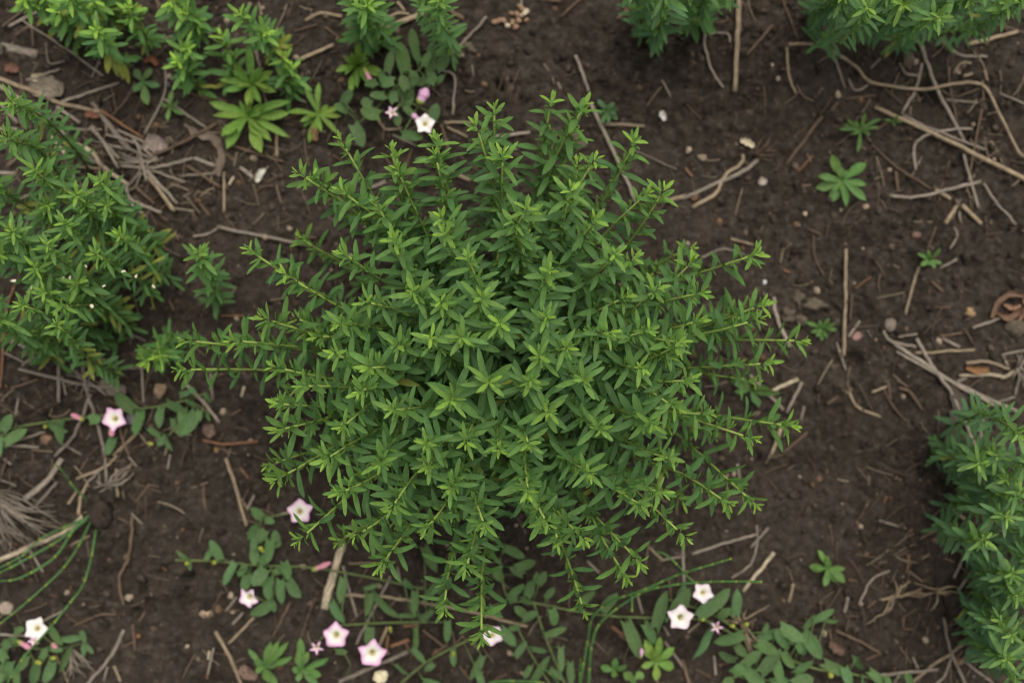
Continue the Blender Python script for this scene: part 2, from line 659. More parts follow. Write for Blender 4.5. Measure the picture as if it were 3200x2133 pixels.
# the big plant: every shoot tip read off the photograph, height from the plant's dome
TIPS = {2: [(1045, 720), (1440, 660), (1680, 700), (2020, 940), (1100, 1040), (625, 1030), (370, 1140), (330, 1010), (1755, 1070),
            (1575, 1280), (215, 1390), (670, 1480), (1170, 1490), (1275, 1410), (1755, 1490), (2120, 1310), (2225, 1275), (905, 830), (640, 930)],
        1: [(2325, 930), (2030, 1180), (2160, 1205), (2320, 1290)],
        4: [(1685, 135), (1930, 300), (1770, 610), (1250, 770), (1570, 780), (1855, 950), (2040, 1090), (1895, 1395), (2280, 850),
            (1195, 975), (1870, 1205), (2310, 660), (2330, 160), (2335, 1390)],
        5: [(850, 185), (475, 430), (670, 500), (960, 460), (130, 510), (600, 740), (805, 750), (350, 800), (160, 965), (1090, 650),
            (1430, 280), (1890, 170), (2020, 190), (1400, 600), (2190, 400), (1560, 820), (1340, 880), (1860, 720), (2140, 690),
            (2260, 890), (2320, 800), (1010, 1060), (1300, 1040), (1670, 1050), (2080, 970), (730, 1195), (320, 1250), (1420, 1270),
            (1790, 1400), (2150, 1360), (560, 1490), (840, 1490), (1280, 1500), (1080, 1540), (100, 1130), (2320, 1255), (690, 20), (340, 60)],
        6: [(540, 170), (90, 210), (170, 440), (590, 520), (560, 620), (870, 780), (640, 930), (150, 630), (90, 1040), (220, 1280),
            (790, 1370), (520, 1460), (30, 790)],
        7: [(1870, 185), (2020, 610), (2215, 50), (2310, 270)],
        8: [(250, 70), (320, 390), (575, 90), (555, 530), (730, 240), (990, 510), (1280, 280), (1420, 490), (1480, 620), (1710, 130),
            (1680, 590), (2080, 360), (2070, 760), (1970, 870), (1670, 1100), (840, 800), (700, 1090), (950, 1290), (240, 790), (70, 560),
            (2290, 30), (2220, 260)],
        9: [(340, 345), (520, 350), (50, 580)]}


class Dome:
    R = .325

    def __call__(self, q):
        return .365 - .150 * q ** 1.5


dome = Dome()
stems = []
for c, lst in TIPS.items():
    for (x, y) in lst:
        P = cp(c, x, y)
        q = math.hypot(P[0] - 1530, P[1] - 1180) / 1000.0
        stems.append(at(P[0], P[1], max(.17, dome(q) + random.uniform(-.018, .018))))
hyssop('large bushy green hyssop with yellow-green shoot tips standing alone on bare soil', (1545, 1165), stems, spread=.045,
       fillers=45, dome=dome, n_objs=300, seed=11)


def tips(lst, z=.24, dz=.03):
    return [at(x, y, z + random.uniform(-dz, dz)) for (x, y) in lst]


hyssop('dense hyssop bush spreading beside the tangled straw pile', (455, 905),
       tips([(27, 318), (9, 423), (105, 523), (309, 560), (236, 605), (327, 637), (36, 720), (286, 788), (370, 730), (105, 834), (-10, 800),
             (200, 690), (150, 640), (235, 880), (180, 960), (-60, 560), (-40, 660),
             (270, 640), (140, 760), (-80, 900), (130, 905), (60, 950), (-20, 990), (170, 1010)]),
       dense=True, leafy=.86, yellow=.15, seed=21, spread=.05, lean=(200, 185))
hyssop('low hyssop shoot lying flat over dry straw by bindweed leaves', (355, 1072), tips([(25, 1050), (120, 1030)], .12, .02), dense=True, leafy=.9, seed=22)
hyssop('single upright hyssop shoot on bare soil between two hyssop bushes', (668, 965), tips([(620, 785)], .19, .01), dense=True, leafy=.95,
       seed=23, n_objs=320, spread=.004)
hyssop('small pale hyssop shoots beside the edge of the big bush', (545, 1085), tips([(455, 1140), (500, 1110)], .10, .02), dense=True, leafy=.95,
       seed=24, bright=1.15, spread=.01)
hyssop('bright hyssop bush with yellowing lower leaves near scattered dry sticks', (330, 120),
       tips([(130, -30), (330, -60), (290, 0), (70, 0), (210, -10), (180, 30), (400, 20), (300, 90)], .15, .04),
       dense=True, leafy=.96, yellow=.35, seed=25, bright=1.22, spread=.06, wide=1.25, lean=(120, 105))
hyssop('tiny hyssop seedling with curved stem near a dry twig', (600, 108), tips([(528, 5), (570, 35)], .12, .01), dense=True, leafy=.96, seed=26, bright=1.18, spread=.012, wide=1.15)
hyssop('sprawling young hyssop with yellow lower leaves behind the bright rosette', (655, 225),
       tips([(550, 190), (690, 105), (590, 150)], .09, .02), dense=True, leafy=.97, yellow=.35, seed=27, bright=1.18, spread=.03, wide=1.2)
hyssop('young hyssop of two leaning stems between rosette and dry stick', (905, 180), tips([(745, 35), (835, 100)], .11, .02), dense=True, leafy=.97,
       yellow=.3, seed=28, bright=1.18, spread=.02, wide=1.2)
hyssop('short stubby hyssop shoot just behind the bright rosette', (925, 275), tips([(885, 170), (915, 210)], .07, .01), dense=True, leafy=.97, seed=29, spread=.015, bright=1.15, wide=1.2)
hyssop('hyssop shoot rising beside the thick pale stick', (1150, 125), tips([(1095, -25), (1120, -5), (1150, 10)], .18), dense=True, leafy=.95, seed=30, bright=1.08, spread=.015)
hyssop('slender hyssop shoot leaning over the bindweed leaves', (1405, 145), tips([(1330, -30), (1365, -5)], .19), dense=True, leafy=.96, seed=31, bright=1.04, spread=.012)
hyssop('drooping bluish hyssop shoot beside a tall dry stick', (2015, 120), tips([(1985, -60), (2020, -50), (2075, -40)], .22), dense=True, leafy=.97, seed=32, spread=.012, tint=(1, 1, 1.6))
hyssop('two small hyssop shoots on either side of a dry stick', (2215, 50), tips([(2200, -70), (2280, -60), (2160, -60)], .2), dense=True, leafy=.93, seed=33, spread=.02)
hyssop('leafy hyssop bush overhanging a tangle of bent dry stalks', (2700, 75),
       tips([(2716, 18), (2940, 50), (3040, 5), (3153, 5), (2640, -20), (2780, -40), (2860, -20), (2600, -60), (2980, -50), (3090, -50), (2820, 20), (2680, -70), (3200, -30)], .23),
       dense=True, leafy=.93, seed=34, spread=.05, tint=(1.05, 1, 1.5), lean=(-170, 110))
hyssop('bluish green hyssop bush on the soil beside a short dry stick', (2990, 1490),
       tips([(3190, 1361), (3250, 1450), (3150, 1500), (3085, 1686), (3240, 1600), (3300, 1700), (3120, 1420), (3060, 1450), (3200, 1540), (3150, 1620)], .2),
       dense=True, leafy=.93, seed=35, spread=.035, tint=(.95, .92, 1.7), lean=(-190, -40))
hyssop('narrow bluish hyssop bush beside the rooted dry grass', (3110, 1890),
       tips([(3170, 1790), (3260, 1760), (3167, 1990), (3230, 2080), (3190, 1870), (3280, 1950), (3150, 2060), (3240, 1860), (3180, 2130), (3130, 1940)], .2),
       dense=True, leafy=.93, seed=36, spread=.035, tint=(.95, .92, 1.7), lean=(-140, -110))

# ------------------------------------------------------------------ rosettes and seedlings
def rosette(label, c, centers, col, z=.018, group='weed rosettes on the soil', name='weed_rosette', tpl=T_SPAT, mat=M_WEED, wk=1.0, wdef=60):
    cx, cy = centers[0][0]
    b = at(*cp(c, cx, cy))
    b[2] = g1(b[0], b[1])
    root = bpy.data.objects.new(name, None)
    COL.objects.link(root)
    root.location = b
    root.empty_display_size = .02
    tag(root, label, 'weed', group)
    for ci, ((cx, cy), leaves) in enumerate(centers):
        q = at(*cp(c, cx, cy))
        q[2] = g1(q[0], q[1]) + .006 + .006 * ci
        V, Q, U = tube(np.array([q - [0, 0, .012], q - [0, 0, .004], q + [0, 0, .002]]) - b, [.0022, .002, .0008], 6)
        obj('crown', mesh_np('rosette_crown', V, Q, (.12, .20, .04), U), M_STEM, root)
        inner = []
        if len(leaves) > 6:
            for k in range(11 if len(leaves) > 10 else 5):
                a = random.uniform(0, 6.283)
                j = random.choice(leaves)
                dd = math.hypot(j[0] - cx, j[1] - cy) * random.uniform(.35, .75)
                inner.append((cx + dd * math.cos(a), cy + dd * math.sin(a), 38))
        for lf in list(leaves) + inner:
            w = lf[2] if len(lf) > 2 else wdef
            e = at(*cp(c, lf[0], lf[1]))
            h = max(g1(e[0], e[1]), q[2] - .01) + z * random.uniform(.5, 1.3)
            e = at(*cp(c, lf[0], lf[1]), h)
            d = e - q
            L = np.linalg.norm(d) * 1.06
            d = nrm(d) + np.array([0, 0, .18])
            R = frame(d, np.array([random.gauss(0, .12), random.gauss(0, .12), 1.0]))
            ws = (w * F * K) / (L * .36) * wk * .80
            cc = np.array(col) * random.uniform(.85, 1.15) * np.array([random.uniform(.85, 1.2), 1, random.uniform(.8, 1.2)])
            obj('leaf', tpl[random.randrange(len(tpl))][3], None, root, cc, mtx=leaf_mtx(R, q - b, L, ws))
    return root


LG = (.185, .340, .050)
BG = (.120, .245, .060)
MG = (.095, .200, .045)
rosette('large bright green rosette with broad blunt leaves beside the straw', 1,
        [((1710, 800), [(1450, 700, 75), (1470, 800), (1530, 940, 90), (1560, 1000, 105), (1960, 690, 75), (1960, 810, 85), (1820, 1040, 110),
                        (1920, 900, 60), (1870, 970, 70), (1640, 900), (1600, 760), (1800, 720), (1760, 920, 80)]),
         ((1745, 590), [(1710, 330, 75), (1590, 440, 60), (1530, 540, 60), (1840, 510, 70), (1930, 560, 75), (1890, 630, 65), (1620, 480, 60), (1560, 640, 60),
                        (1800, 700, 60), (1690, 700, 55), (1770, 480, 55)])], LG, z=.03)
rosette('small open rosette of narrow pale green leaves beside the large one', 1,
        [((2190, 790), [(1990, 750, 50), (2110, 600, 50), (2180, 580, 50), (2070, 820, 40), (2120, 970, 55), (2340, 740, 45), (2340, 800, 45), (2320, 900, 50), (2250, 720, 40)])], LG)
rosette('lone fresh green rosette of nine rounded leaves on bare soil', 3,
        [((1100, 1240), [(1020, 1070, 80), (930, 1215, 70), (960, 1300, 90), (1040, 1370, 90), (1130, 1410, 60), (1260, 1370, 70), (1260, 1265, 60), (1250, 1120, 90), (1100, 1160, 65)])], BG)
rosette('sparse seedling with thin toothed leaves near a long dry stalk', 3,
        [((1230, 890), [(1105, 880, 38), (1130, 830, 30), (1210, 1030, 38), (1360, 810, 35), (1340, 870, 30), (1260, 780, 35), (1160, 930, 30), (1290, 910, 30), (1250, 820, 30), (1190, 840, 30)])], MG)
rosette('tiny four-leaved seedling touching a long dry stalk', 3, [((1450, 830), [(1490, 790, 25), (1460, 875, 25), (1400, 825, 25), (1510, 835, 25)])], MG)
rosette('small green seedling at the end of a dry stalk', 6, [((1690, 220), [(1615, 185, 35), (1635, 265, 45), (1785, 245, 35), (1775, 155, 35), (1690, 155, 35), (1740, 275, 35), (1660, 200, 30)])], BG)
rosette('small dull green seedling beside the grey clods', 6, [((960, 690), [(865, 645, 35), (1010, 625, 35), (1065, 700, 35), (960, 780, 35), (890, 725, 35), (1045, 660, 30), (990, 740, 30)])], MG)
rosette('small blue-green seedling beside a short pale straw', 2, [((1825, 775), [(1755, 695, 45), (1860, 705, 45), (1895, 820, 45), (1780, 845, 45), (1750, 770, 40), (1830, 845, 40), (1870, 760, 40)])], (.075, .17, .07))
rosette('pale green rosette with long leaves growing among bindweed', 2,
        [((110, 460), [(40, 620, 60), (110, 325, 55), (10, 405, 55), (160, 350, 50), (200, 495, 50), (275, 490, 55), (215, 605, 55), (110, 570, 50), (30, 480, 50), (-40, 470, 55), (60, 360, 45)])], LG, z=.03)
rosette('broad-leaved green seedling alone on dark bare soil', 9, [((1000, 770), [(875, 775, 75), (970, 665, 50), (1000, 720, 60), (1115, 770, 55), (1130, 855, 75), (985, 895, 60), (1070, 870, 60)])], BG)
rosette('double rosette of light green leaves under pink bindweed flowers', 7,
        [((1830, 1440), [(1715, 1335, 50), (1760, 1470, 70), (1850, 1295, 70), (1905, 1285, 60), (1965, 1305, 60), (1995, 1390, 60), (1905, 1440, 50), (1850, 1545, 60), (1910, 1570, 60), (1780, 1400, 50)]),
         ((2080, 1450), [(2080, 1265, 70), (2040, 1340, 60), (2245, 1400, 60), (2205, 1500, 80), (2115, 1350, 60), (2060, 1550, 60), (2180, 1560, 70), (2010, 1480, 60)])], BG)
rosette('round-leaved green seedling beside the horsetail', 8, [((1870, 1460), [(1785, 1460, 65), (1860, 1405, 60), (1930, 1450, 60), (1870, 1525, 60)]),
                                                     ((2000, 1510), [(1940, 1500, 80), (2060, 1490, 80), (1990, 1575, 90)])], BG)
rosette('bright long-leaved seedling below the white bindweed flowers', 8, [((2145, 1405), [(2080, 1275, 75), (2190, 1265, 65), (2275, 1330, 70), (2285, 1450, 85), (2060, 1440, 60), (2170, 1540, 70), (2140, 1340, 50)])], LG)
rosette('soft green seedling half under the big hyssop', 6, [((470, 1110), [(350, 1050, 70), (430, 1060, 60), (560, 1130, 95), (630, 1165, 60), (535, 1235, 75), (390, 1120, 60)])], (.10, .20, .06), z=.04)
rosette('blue-green seedling with one yellow leaf near dry twigs', 1, [((990, 570), [(925, 480, 70), (1020, 715, 80), (1085, 600, 60), (935, 625, 70), (1020, 480, 60)])], (.085, .17, .06))
rosette('tiny green seedling among crossing dry twigs', 1, [((1170, 740), [(1170, 635, 45), (1115, 710, 40), (1245, 785, 40), (1145, 815, 40), (1225, 695, 35)])], BG)
rosette('tiny pale sprout near the yellowing hyssop', 1, [((530, 340), [(500, 320, 35), (560, 320, 35), (530, 380, 35), (505, 360, 30)])], LG)
rosette('hidden bright weed with wide leaves inside the yellowing hyssop', 1,
        [((650, 60), [(450, 130, 80), (880, 20, 80), (660, 150, 80), (560, 20, 80), (720, -60, 80), (800, 90, 70)])], LG, z=.09)

# ------------------------------------------------------------------ bindweed
def flower_mesh(r0, closed=0.0, pink=.5, seed=0):
    r = random.Random(seed)
    rings, sec = 7, 30
    V, C = [], []
    amp = [r.uniform(.6, 1.5) for _ in range(5)]
    dz = [r.uniform(-.35, .25) for _ in range(5)]
    for i in range(rings + 1):
        t = i / rings
        for j in range(sec):
            a = 2 * math.pi * j / sec
            lobe = 1 - 2 * abs(math.sin(2.5 * a)) ** 1.2
            k5 = int((a / (2 * math.pi) * 5) + .5) % 5
            tipw = max(0, lobe)
            rad = r0 * (.10 + .90 * t) * (1 + .15 * t ** 1.5 * (lobe if lobe < 0 else lobe * amp[k5]) + .03 * math.sin(7 * a + seed) * t) * (1 - closed * .55 * t)
            if closed:
                rad *= 1 + closed * .55 * lobe * t
            z = r0 * (.75 * (t ** .55) - .32 * max(0, t - .55) * (1.0 + .5 * lobe)) * (1 + closed) + .07 * r0 * math.sin(3 * a + seed) * t + dz[k5] * r0 * tipw * t ** 3
            V.append((rad * math.cos(a), rad * math.sin(a), z))
            w = np.clip((t - .45) / .55, 0, 1) ** 1.6
            star = .5 + .5 * lobe
            white = lerp((.80, .76, .72), (.74, .36, .62), np.clip(w * pink * 1.25 * (1.1 - .3 * star) + closed * .45 * pink, 0, 1))
            c = lerp((.62, .52, .12), white, np.clip((t - .05) / .22, 0, 1))
            C.append(c)
    Q = []
    for i in range(rings):
        for j in range(sec):
            k = (j + 1) % sec
            Q.append((i * sec + j, i * sec + k, (i + 1) * sec + k, (i + 1) * sec + j))
    return np.array(V), np.array(Q), np.array(C)


def ellipsoid(r, seg=8, rings=6, taper=0.0):
    V, Q = [], []
    for i in range(rings + 1):
        t = i / rings
        th = math.pi * (.004 + .992 * t)
        for j in range(seg):
            a = 2 * math.pi * j / seg
            k = 1 - taper * t
            V.append((r[0] * math.sin(th) * math.cos(a) * k, r[1] * math.sin(th) * math.sin(a) * k, -r[2] * math.cos(th)))
    for i in range(rings):
        for j in range(seg):
            k = (j + 1) % seg
            Q.append((i * seg + j, i * seg + k, (i + 1) * seg + k, (i + 1) * seg + j))
    return np.array(V), np.array(Q)


def bindweed(label, stems, leaves, flowers=(), buds=(), zl=.02, group='bindweed vines creeping over the soil', fz=.03):
    """bindweed_vine > stem, leaf, flower (> stamens, calyx), bud"""
    c0, x0, y0 = stems[0][1][0]
    b = at(*cp(c0, x0, y0))
    b[2] = g1(b[0], b[1])
    root = bpy.data.objects.new('bindweed_vine', None)
    COL.objects.link(root)
    root.location = b
    root.empty_display_size = .03
    tag(root, label, 'vine', group)
    allp = []
    for (w, pts) in stems:
        P = []
        for (c, x, y) in pts:
            q = at(*cp(c, x, y), .012)
            q[2] = g1(q[0], q[1]) + zl * .6
            P.append(q)
        C = catmull(P, 8 * len(P))
        C[:, 2] = np.maximum(C[:, 2], gh(C[:, 0], C[:, 1]) + .003)
        allp.append(C)
        V, Q, U = tube(C - b, w * F * K * .5 * .8, 6)
        obj('stem', mesh_np('vine_stem', V, Q, (.125, .165, .055), U), M_STEM, root)
    allp = np.vstack(allp)
    for lf in leaves:
        c, x0, y0, x1, y1 = lf[:5]
        w = lf[5] if len(lf) > 5 else 70
        hz = zl * random.uniform(.7, 1.5)
        q = at(*cp(c, x0, y0), hz)
        q[2] += g1(q[0], q[1])
        e = at(*cp(c, x1, y1), hz)
        e[2] += g1(e[0], e[1]) + random.uniform(-.006, .010)
        near = allp[np.argmin(((allp - q) ** 2).sum(1))]
        dd = np.linalg.norm(near - q)
        cc = np.array((.070, .138, .044)) * random.uniform(.75, 1.3) * np.array([random.uniform(.85, 1.15), 1, random.uniform(.85, 1.2)])
        if dd > .004 and dd < .12:
            V, Q, U = tube(np.array([near, (near + q) / 2 + [0, 0, .003], q]) - b, .0006, 6)
            obj('leaf_stalk', mesh_np('leaf_stalk', V, Q, (.12, .18, .06), U), M_STEM, root)
        d = e - q
        L = np.linalg.norm(d) * 1.04
        R = frame(nrm(d) + np.array([0, 0, .12]), np.array([random.gauss(0, .38), random.gauss(0, .38), 1.0]))
        ws = (w * F * K) / (L * .42) / 1.18
        obj('leaf', T_ARROW[random.randrange(len(T_ARROW))][3], None, root, cc, mtx=leaf_mtx(R, q - b, L, ws))
    for i, fl in enumerate(flowers):
        c, x, y, dia, pink, closed = fl[:6]
        tilt = fl[6] if len(fl) > 6 else (0, 0)
        p = at(*cp(c, x, y), fz)
        g = g1(p[0], p[1])
        p = at(*cp(c, x, y), fz + g)
        r0 = dia * F * K / 2 / 1.08
        V, Q, C = flower_mesh(r0, closed, pink, i + int(x))
        R = frame(np.array([math.cos(x), math.sin(x), 0]), np.array([tilt[0], tilt[1], 1.0]))
        fm = np.eye(4)
        fm[:3, :3] = R
        fm[:3, 3] = p - b - R @ np.array([0, 0, r0 * .7])
        fo = obj('flower', mesh_np('corolla', V, Q, C), M_PETAL, root, mtx=Matrix(fm.tolist()))
        bg_ = Bag()
        for k in range(5):
            a = k * 1.2566
            v, q, u = tube(np.array([[0, 0, .1 * r0], [.05 * r0 * math.cos(a), .05 * r0 * math.sin(a), .45 * r0], [.08 * r0 * math.cos(a), .08 * r0 * math.sin(a), .62 * r0]]),
                           [.03 * r0, .025 * r0, .045 * r0], 6)
            bg_.add(v, q, (.62, .50, .32), u)
        obj('stamens', bg_.mesh('stamens'), M_PETAL, fo)
        v, q = ellipsoid((.17 * r0, .17 * r0, .28 * r0))
        obj('calyx', mesh_np('calyx', v + np.array([0, 0, -.06 * r0]), q, (.20, .26, .06)), M_STEM, fo)
        near = allp[np.argmin(((allp - p) ** 2).sum(1))]
        s0 = p - R @ np.array([0, 0, r0 * .95])
        mid = (near + s0) / 2 + np.array([0, 0, .006])
        V, Q, U = tube(catmull([near, mid, s0], 8) - b, .0007, 6)
        obj('flower_stalk', mesh_np('flower_stalk', V, Q, (.16, .21, .07), U), M_STEM, root)
    for (c, x0, y0, x1, y1, w, kind) in buds:
        q = at(*cp(c, x0, y0), fz * .7)
        e = at(*cp(c, x1, y1), fz * .8)
        gq = g1(q[0], q[1])
        q[2] += gq
        e[2] += gq
        L = np.linalg.norm(e - q)
        rad = w * F * K / 2
        n = 10
        t = np.linspace(0, 1, n)
        Rr = rad * np.interp(t, [0, .2, .35, .7, 1], [.5, .85, .7, 1.0, .35])
        V, Q, U = tube(q + (e - q) * t[:, None] - b, Rr, 6)
        tt = U[:, 1:2]
        colr = {'pink': (.62, .27, .33), 'green': (.30, .34, .05), 'rose': (.70, .38, .58)}[kind]
        obj('bud', mesh_np('bud', V, Q, np.where(tt < .3, np.array((.30, .34, .08)), np.array(colr)), U), M_PETAL, root)
    return root


bindweed('bindweed vine with a pink flower beside dry straw and a low hyssop shoot',
         [(18, [(4, 160, 1360), (4, 420, 1320), (4, 700, 1290), (4, 920, 1250), (4, 1130, 1220), (4, 1300, 1180)]),
          (14, [(4, 1130, 1220), (4, 1250, 1300), (4, 1150, 1430)]), (14, [(4, 0, 1400), (4, 80, 1380), (4, 160, 1360)])],
         [(4, 30, 1390, 110, 1280, 90), (4, 60, 1470, 190, 1380, 90), (4, 330, 1340, 480, 1390, 90), (4, 420, 1330, 400, 1480, 100),
          (4, 630, 1320, 700, 1290, 90), (4, 900, 1250, 770, 1150, 115), (4, 950, 1270, 950, 1420, 115), (4, 1100, 1240, 1080, 1365, 80),
          (4, 1140, 1200, 1260, 1270, 80), (4, 1345, 1280, 1250, 1430, 120), (4, 1240, 1250, 1260, 1360, 90), (4, 1370, 1260, 1370, 1325, 55),
          (4, 1405, 1140, 1430, 1205, 55), (4, 1180, 1320, 1190, 1430, 60), (4, 1020, 1380, 1100, 1440, 60), (4, 1130, 1440, 1080, 1500, 60),
          (4, 1130, 1440, 1165, 1535, 50), (4, 1270, 1190, 1335, 1215, 60), (4, 1230, 1150, 1300, 1130, 55), (4, 760, 1450, 735, 1560, 80), (4, 10, 1430, 10, 1564, 60),
          (4, 1330, 1130, 1290, 1100, 45), (4, 1420, 1270, 1450, 1320, 45)],
         [(4, 780, 1312, 160, .9, 0, (.1, .25))], [(4, 585, 1320, 495, 1280, 45, 'pink'), (4, 760, 1380, 765, 1435, 48, 'pink'), (4, 300, 1375, 312, 1360, 28, 'green'), (4, 1010, 1480, 1045, 1490, 28, 'green')])
bindweed('bindweed vine creeping across bare soil with pink flowers under the hyssop edge',
         [(18, [(7, 1200, 720), (7, 1480, 735), (7, 1750, 760), (7, 2140, 775), (8, 200, 850), (8, 560, 920)]),
          (14, [(7, 1750, 760), (7, 1760, 600), (7, 1790, 430)]), (14, [(7, 1850, 770), (7, 1890, 900), (7, 1860, 1020)])],
         [(7, 1275, 720, 1225, 670, 40), (7, 1410, 720, 1440, 650, 50), (7, 1505, 715, 1460, 580, 80), (7, 1605, 750, 1535, 890, 70),
          (7, 1795, 430, 1730, 370, 80), (7, 1820, 450, 1880, 450, 60), (7, 1765, 500, 1700, 570, 100), (7, 1820, 520, 1770, 600, 90), (7, 1900, 590, 1880, 520, 80),
          (7, 1850, 590, 1865, 730, 80), (7, 1750, 650, 1720, 580, 70), (7, 1740, 640, 1745, 755, 80), (7, 1715, 790, 1630, 800, 80), (7, 1690, 830, 1700, 935, 90),
          (7, 1810, 790, 1750, 880, 110), (7, 1850, 840, 1840, 985, 100), (7, 1930, 860, 1930, 1020, 80), (7, 1985, 870, 2050, 980, 100), (7, 1950, 740, 2000, 850, 80),
          (7, 1880, 810, 1940, 780, 60), (7, 1865, 1010, 1740, 1105, 100), (7, 1865, 1000, 1900, 1065, 60), (7, 1780, 830, 1800, 910, 80), (7, 1910, 800, 1980, 790, 70),
          (7, 1880, 620, 1930, 590, 60), (7, 1300, 740, 1300, 790, 36), (7, 1680, 760, 1640, 840, 60), (7, 1820, 690, 1790, 760, 70)],
         [(7, 2060, 385, 165, .75, 0, (.05, .2)), (7, 1705, 980, 150, .7, .15, (-.1, -.45))],
         [(7, 2140, 795, 2270, 740, 45, 'pink'), (7, 1810, 665, 1780, 630, 36, 'green'), (7, 1285, 745, 1265, 750, 32, 'green'), (7, 1465, 730, 1462, 755, 32, 'green')], fz=.04)
bindweed('bindweed trailing under the big hyssop with two bright pink star flowers',
         [(20, [(8, 0, 1165), (8, 300, 1160), (8, 580, 1145)]), (20, [(8, 400, 1570), (8, 600, 1410), (8, 920, 1240)]), (14, [(7, 2200, 1260), (8, 0, 1165)])],
         [(8, 210, 960, 370, 1120, 75), (8, 180, 960, 180, 1100, 65), (8, 500, 940, 500, 1080, 70), (8, 390, 1100, 540, 1100, 40), (8, 540, 1130, 620, 1050, 65),
          (8, 500, 1190, 500, 1335, 62), (8, 190, 1190, 180, 1310, 85), (8, 480, 1340, 570, 1425, 55), (8, 370, 1440, 455, 1530, 58), (8, 720, 1150, 720, 1295, 65),
          (8, 760, 1345, 765, 1455, 58), (8, 960, 1385, 890, 1540, 75), (8, 0, 1000, 15, 850, 60), (8, -40, 1340, 40, 1330, 60), (8, 60, 1440, 35, 1495, 40),
          (8, 560, 640, 640, 800, 85), (8, 640, 900, 560, 980, 70), (8, 930, 1480, 965, 1575, 60), (8, 620, 1440, 560, 1500, 60), (7, 2280, 1010, 2353, 1150, 80), (7, 2353, 850, 2340, 1000, 70),
          (8, 700, 900, 640, 960, 60), (8, 420, 860, 480, 930, 50), (8, 150, 920, 240, 890, 50), (8, 560, 1560, 690, 1570, 60)],
         [(7, 2305, 1240, 175, 1.0, 0, (.05, -.15)), (8, 205, 1365, 185, 1.0, 0, (.0, -.2)), (8, 1030, 1235, 140, .55, 0, (.2, .1)), (7, 2175, 1318, 105, 1.0, .6, (.1, 0))],
         [(8, 760, 1390, 762, 1350, 26, 'green'), (8, 330, 1220, 325, 1180, 26, 'green')], fz=.035)
bindweed('leafy bindweed vines rooted beneath the big hyssop without any flowers',
         [(20, [(8, 1080, 700), (8, 1110, 900), (8, 1150, 1000)]), (22, [(8, 1310, 990), (8, 1380, 1200), (8, 1480, 1450), (8, 1530, 1564)]),
          (20, [(8, 1310, 1000), (8, 1600, 1060), (8, 1900, 1100)]), (16, [(8, 1200, 1170), (8, 1310, 1380), (8, 1430, 1564)]), (14, [(8, 1150, 1000), (8, 1310, 990)])],
         [(8, 1090, 1190, 1195, 1290, 85), (8, 1190, 1370, 1260, 1275, 62), (8, 1150, 1180, 1225, 1190, 60), (8, 1310, 1325, 1405, 1320, 48), (8, 1440, 1055, 1475, 1175, 80),
          (8, 1400, 1230, 1535, 1180, 62), (8, 1500, 1320, 1500, 1475, 58), (8, 1320, 1540, 1415, 1355, 65), (8, 1565, 1425, 1565, 1564, 65), (8, 1430, 1470, 1525, 1535, 52),
          (8, 1160, 960, 1245, 865, 85), (8, 1270, 960, 1300, 865, 85), (8, 1320, 880, 1345, 805, 55), (8, 1200, 770, 1335, 730, 80), (8, 1145, 1000, 1190, 950, 70),
          (8, 1250, 1130, 1335, 1080, 75), (8, 1225, 985, 1310, 1005, 75), (8, 1640, 1010, 1725, 925, 75), (8, 1790, 1065, 1870, 930, 90), (8, 1120, 640, 1260, 680, 80),
          (8, 1260, 1100, 1180, 1040, 70), (8, 1350, 880, 1400, 800, 70), (8, 1010, 1040, 1080, 1100, 70), (8, 1240, 820, 1160, 760, 70), (8, 1400, 970, 1450, 900, 60), (8, 1100, 850, 1030, 800, 70),
          (8, 1290, 1450, 1250, 1530, 60), (8, 900, 760, 1000, 790, 70)],
         [], [(8, 1340, 820, 1330, 850, 36, 'green')], zl=.03)
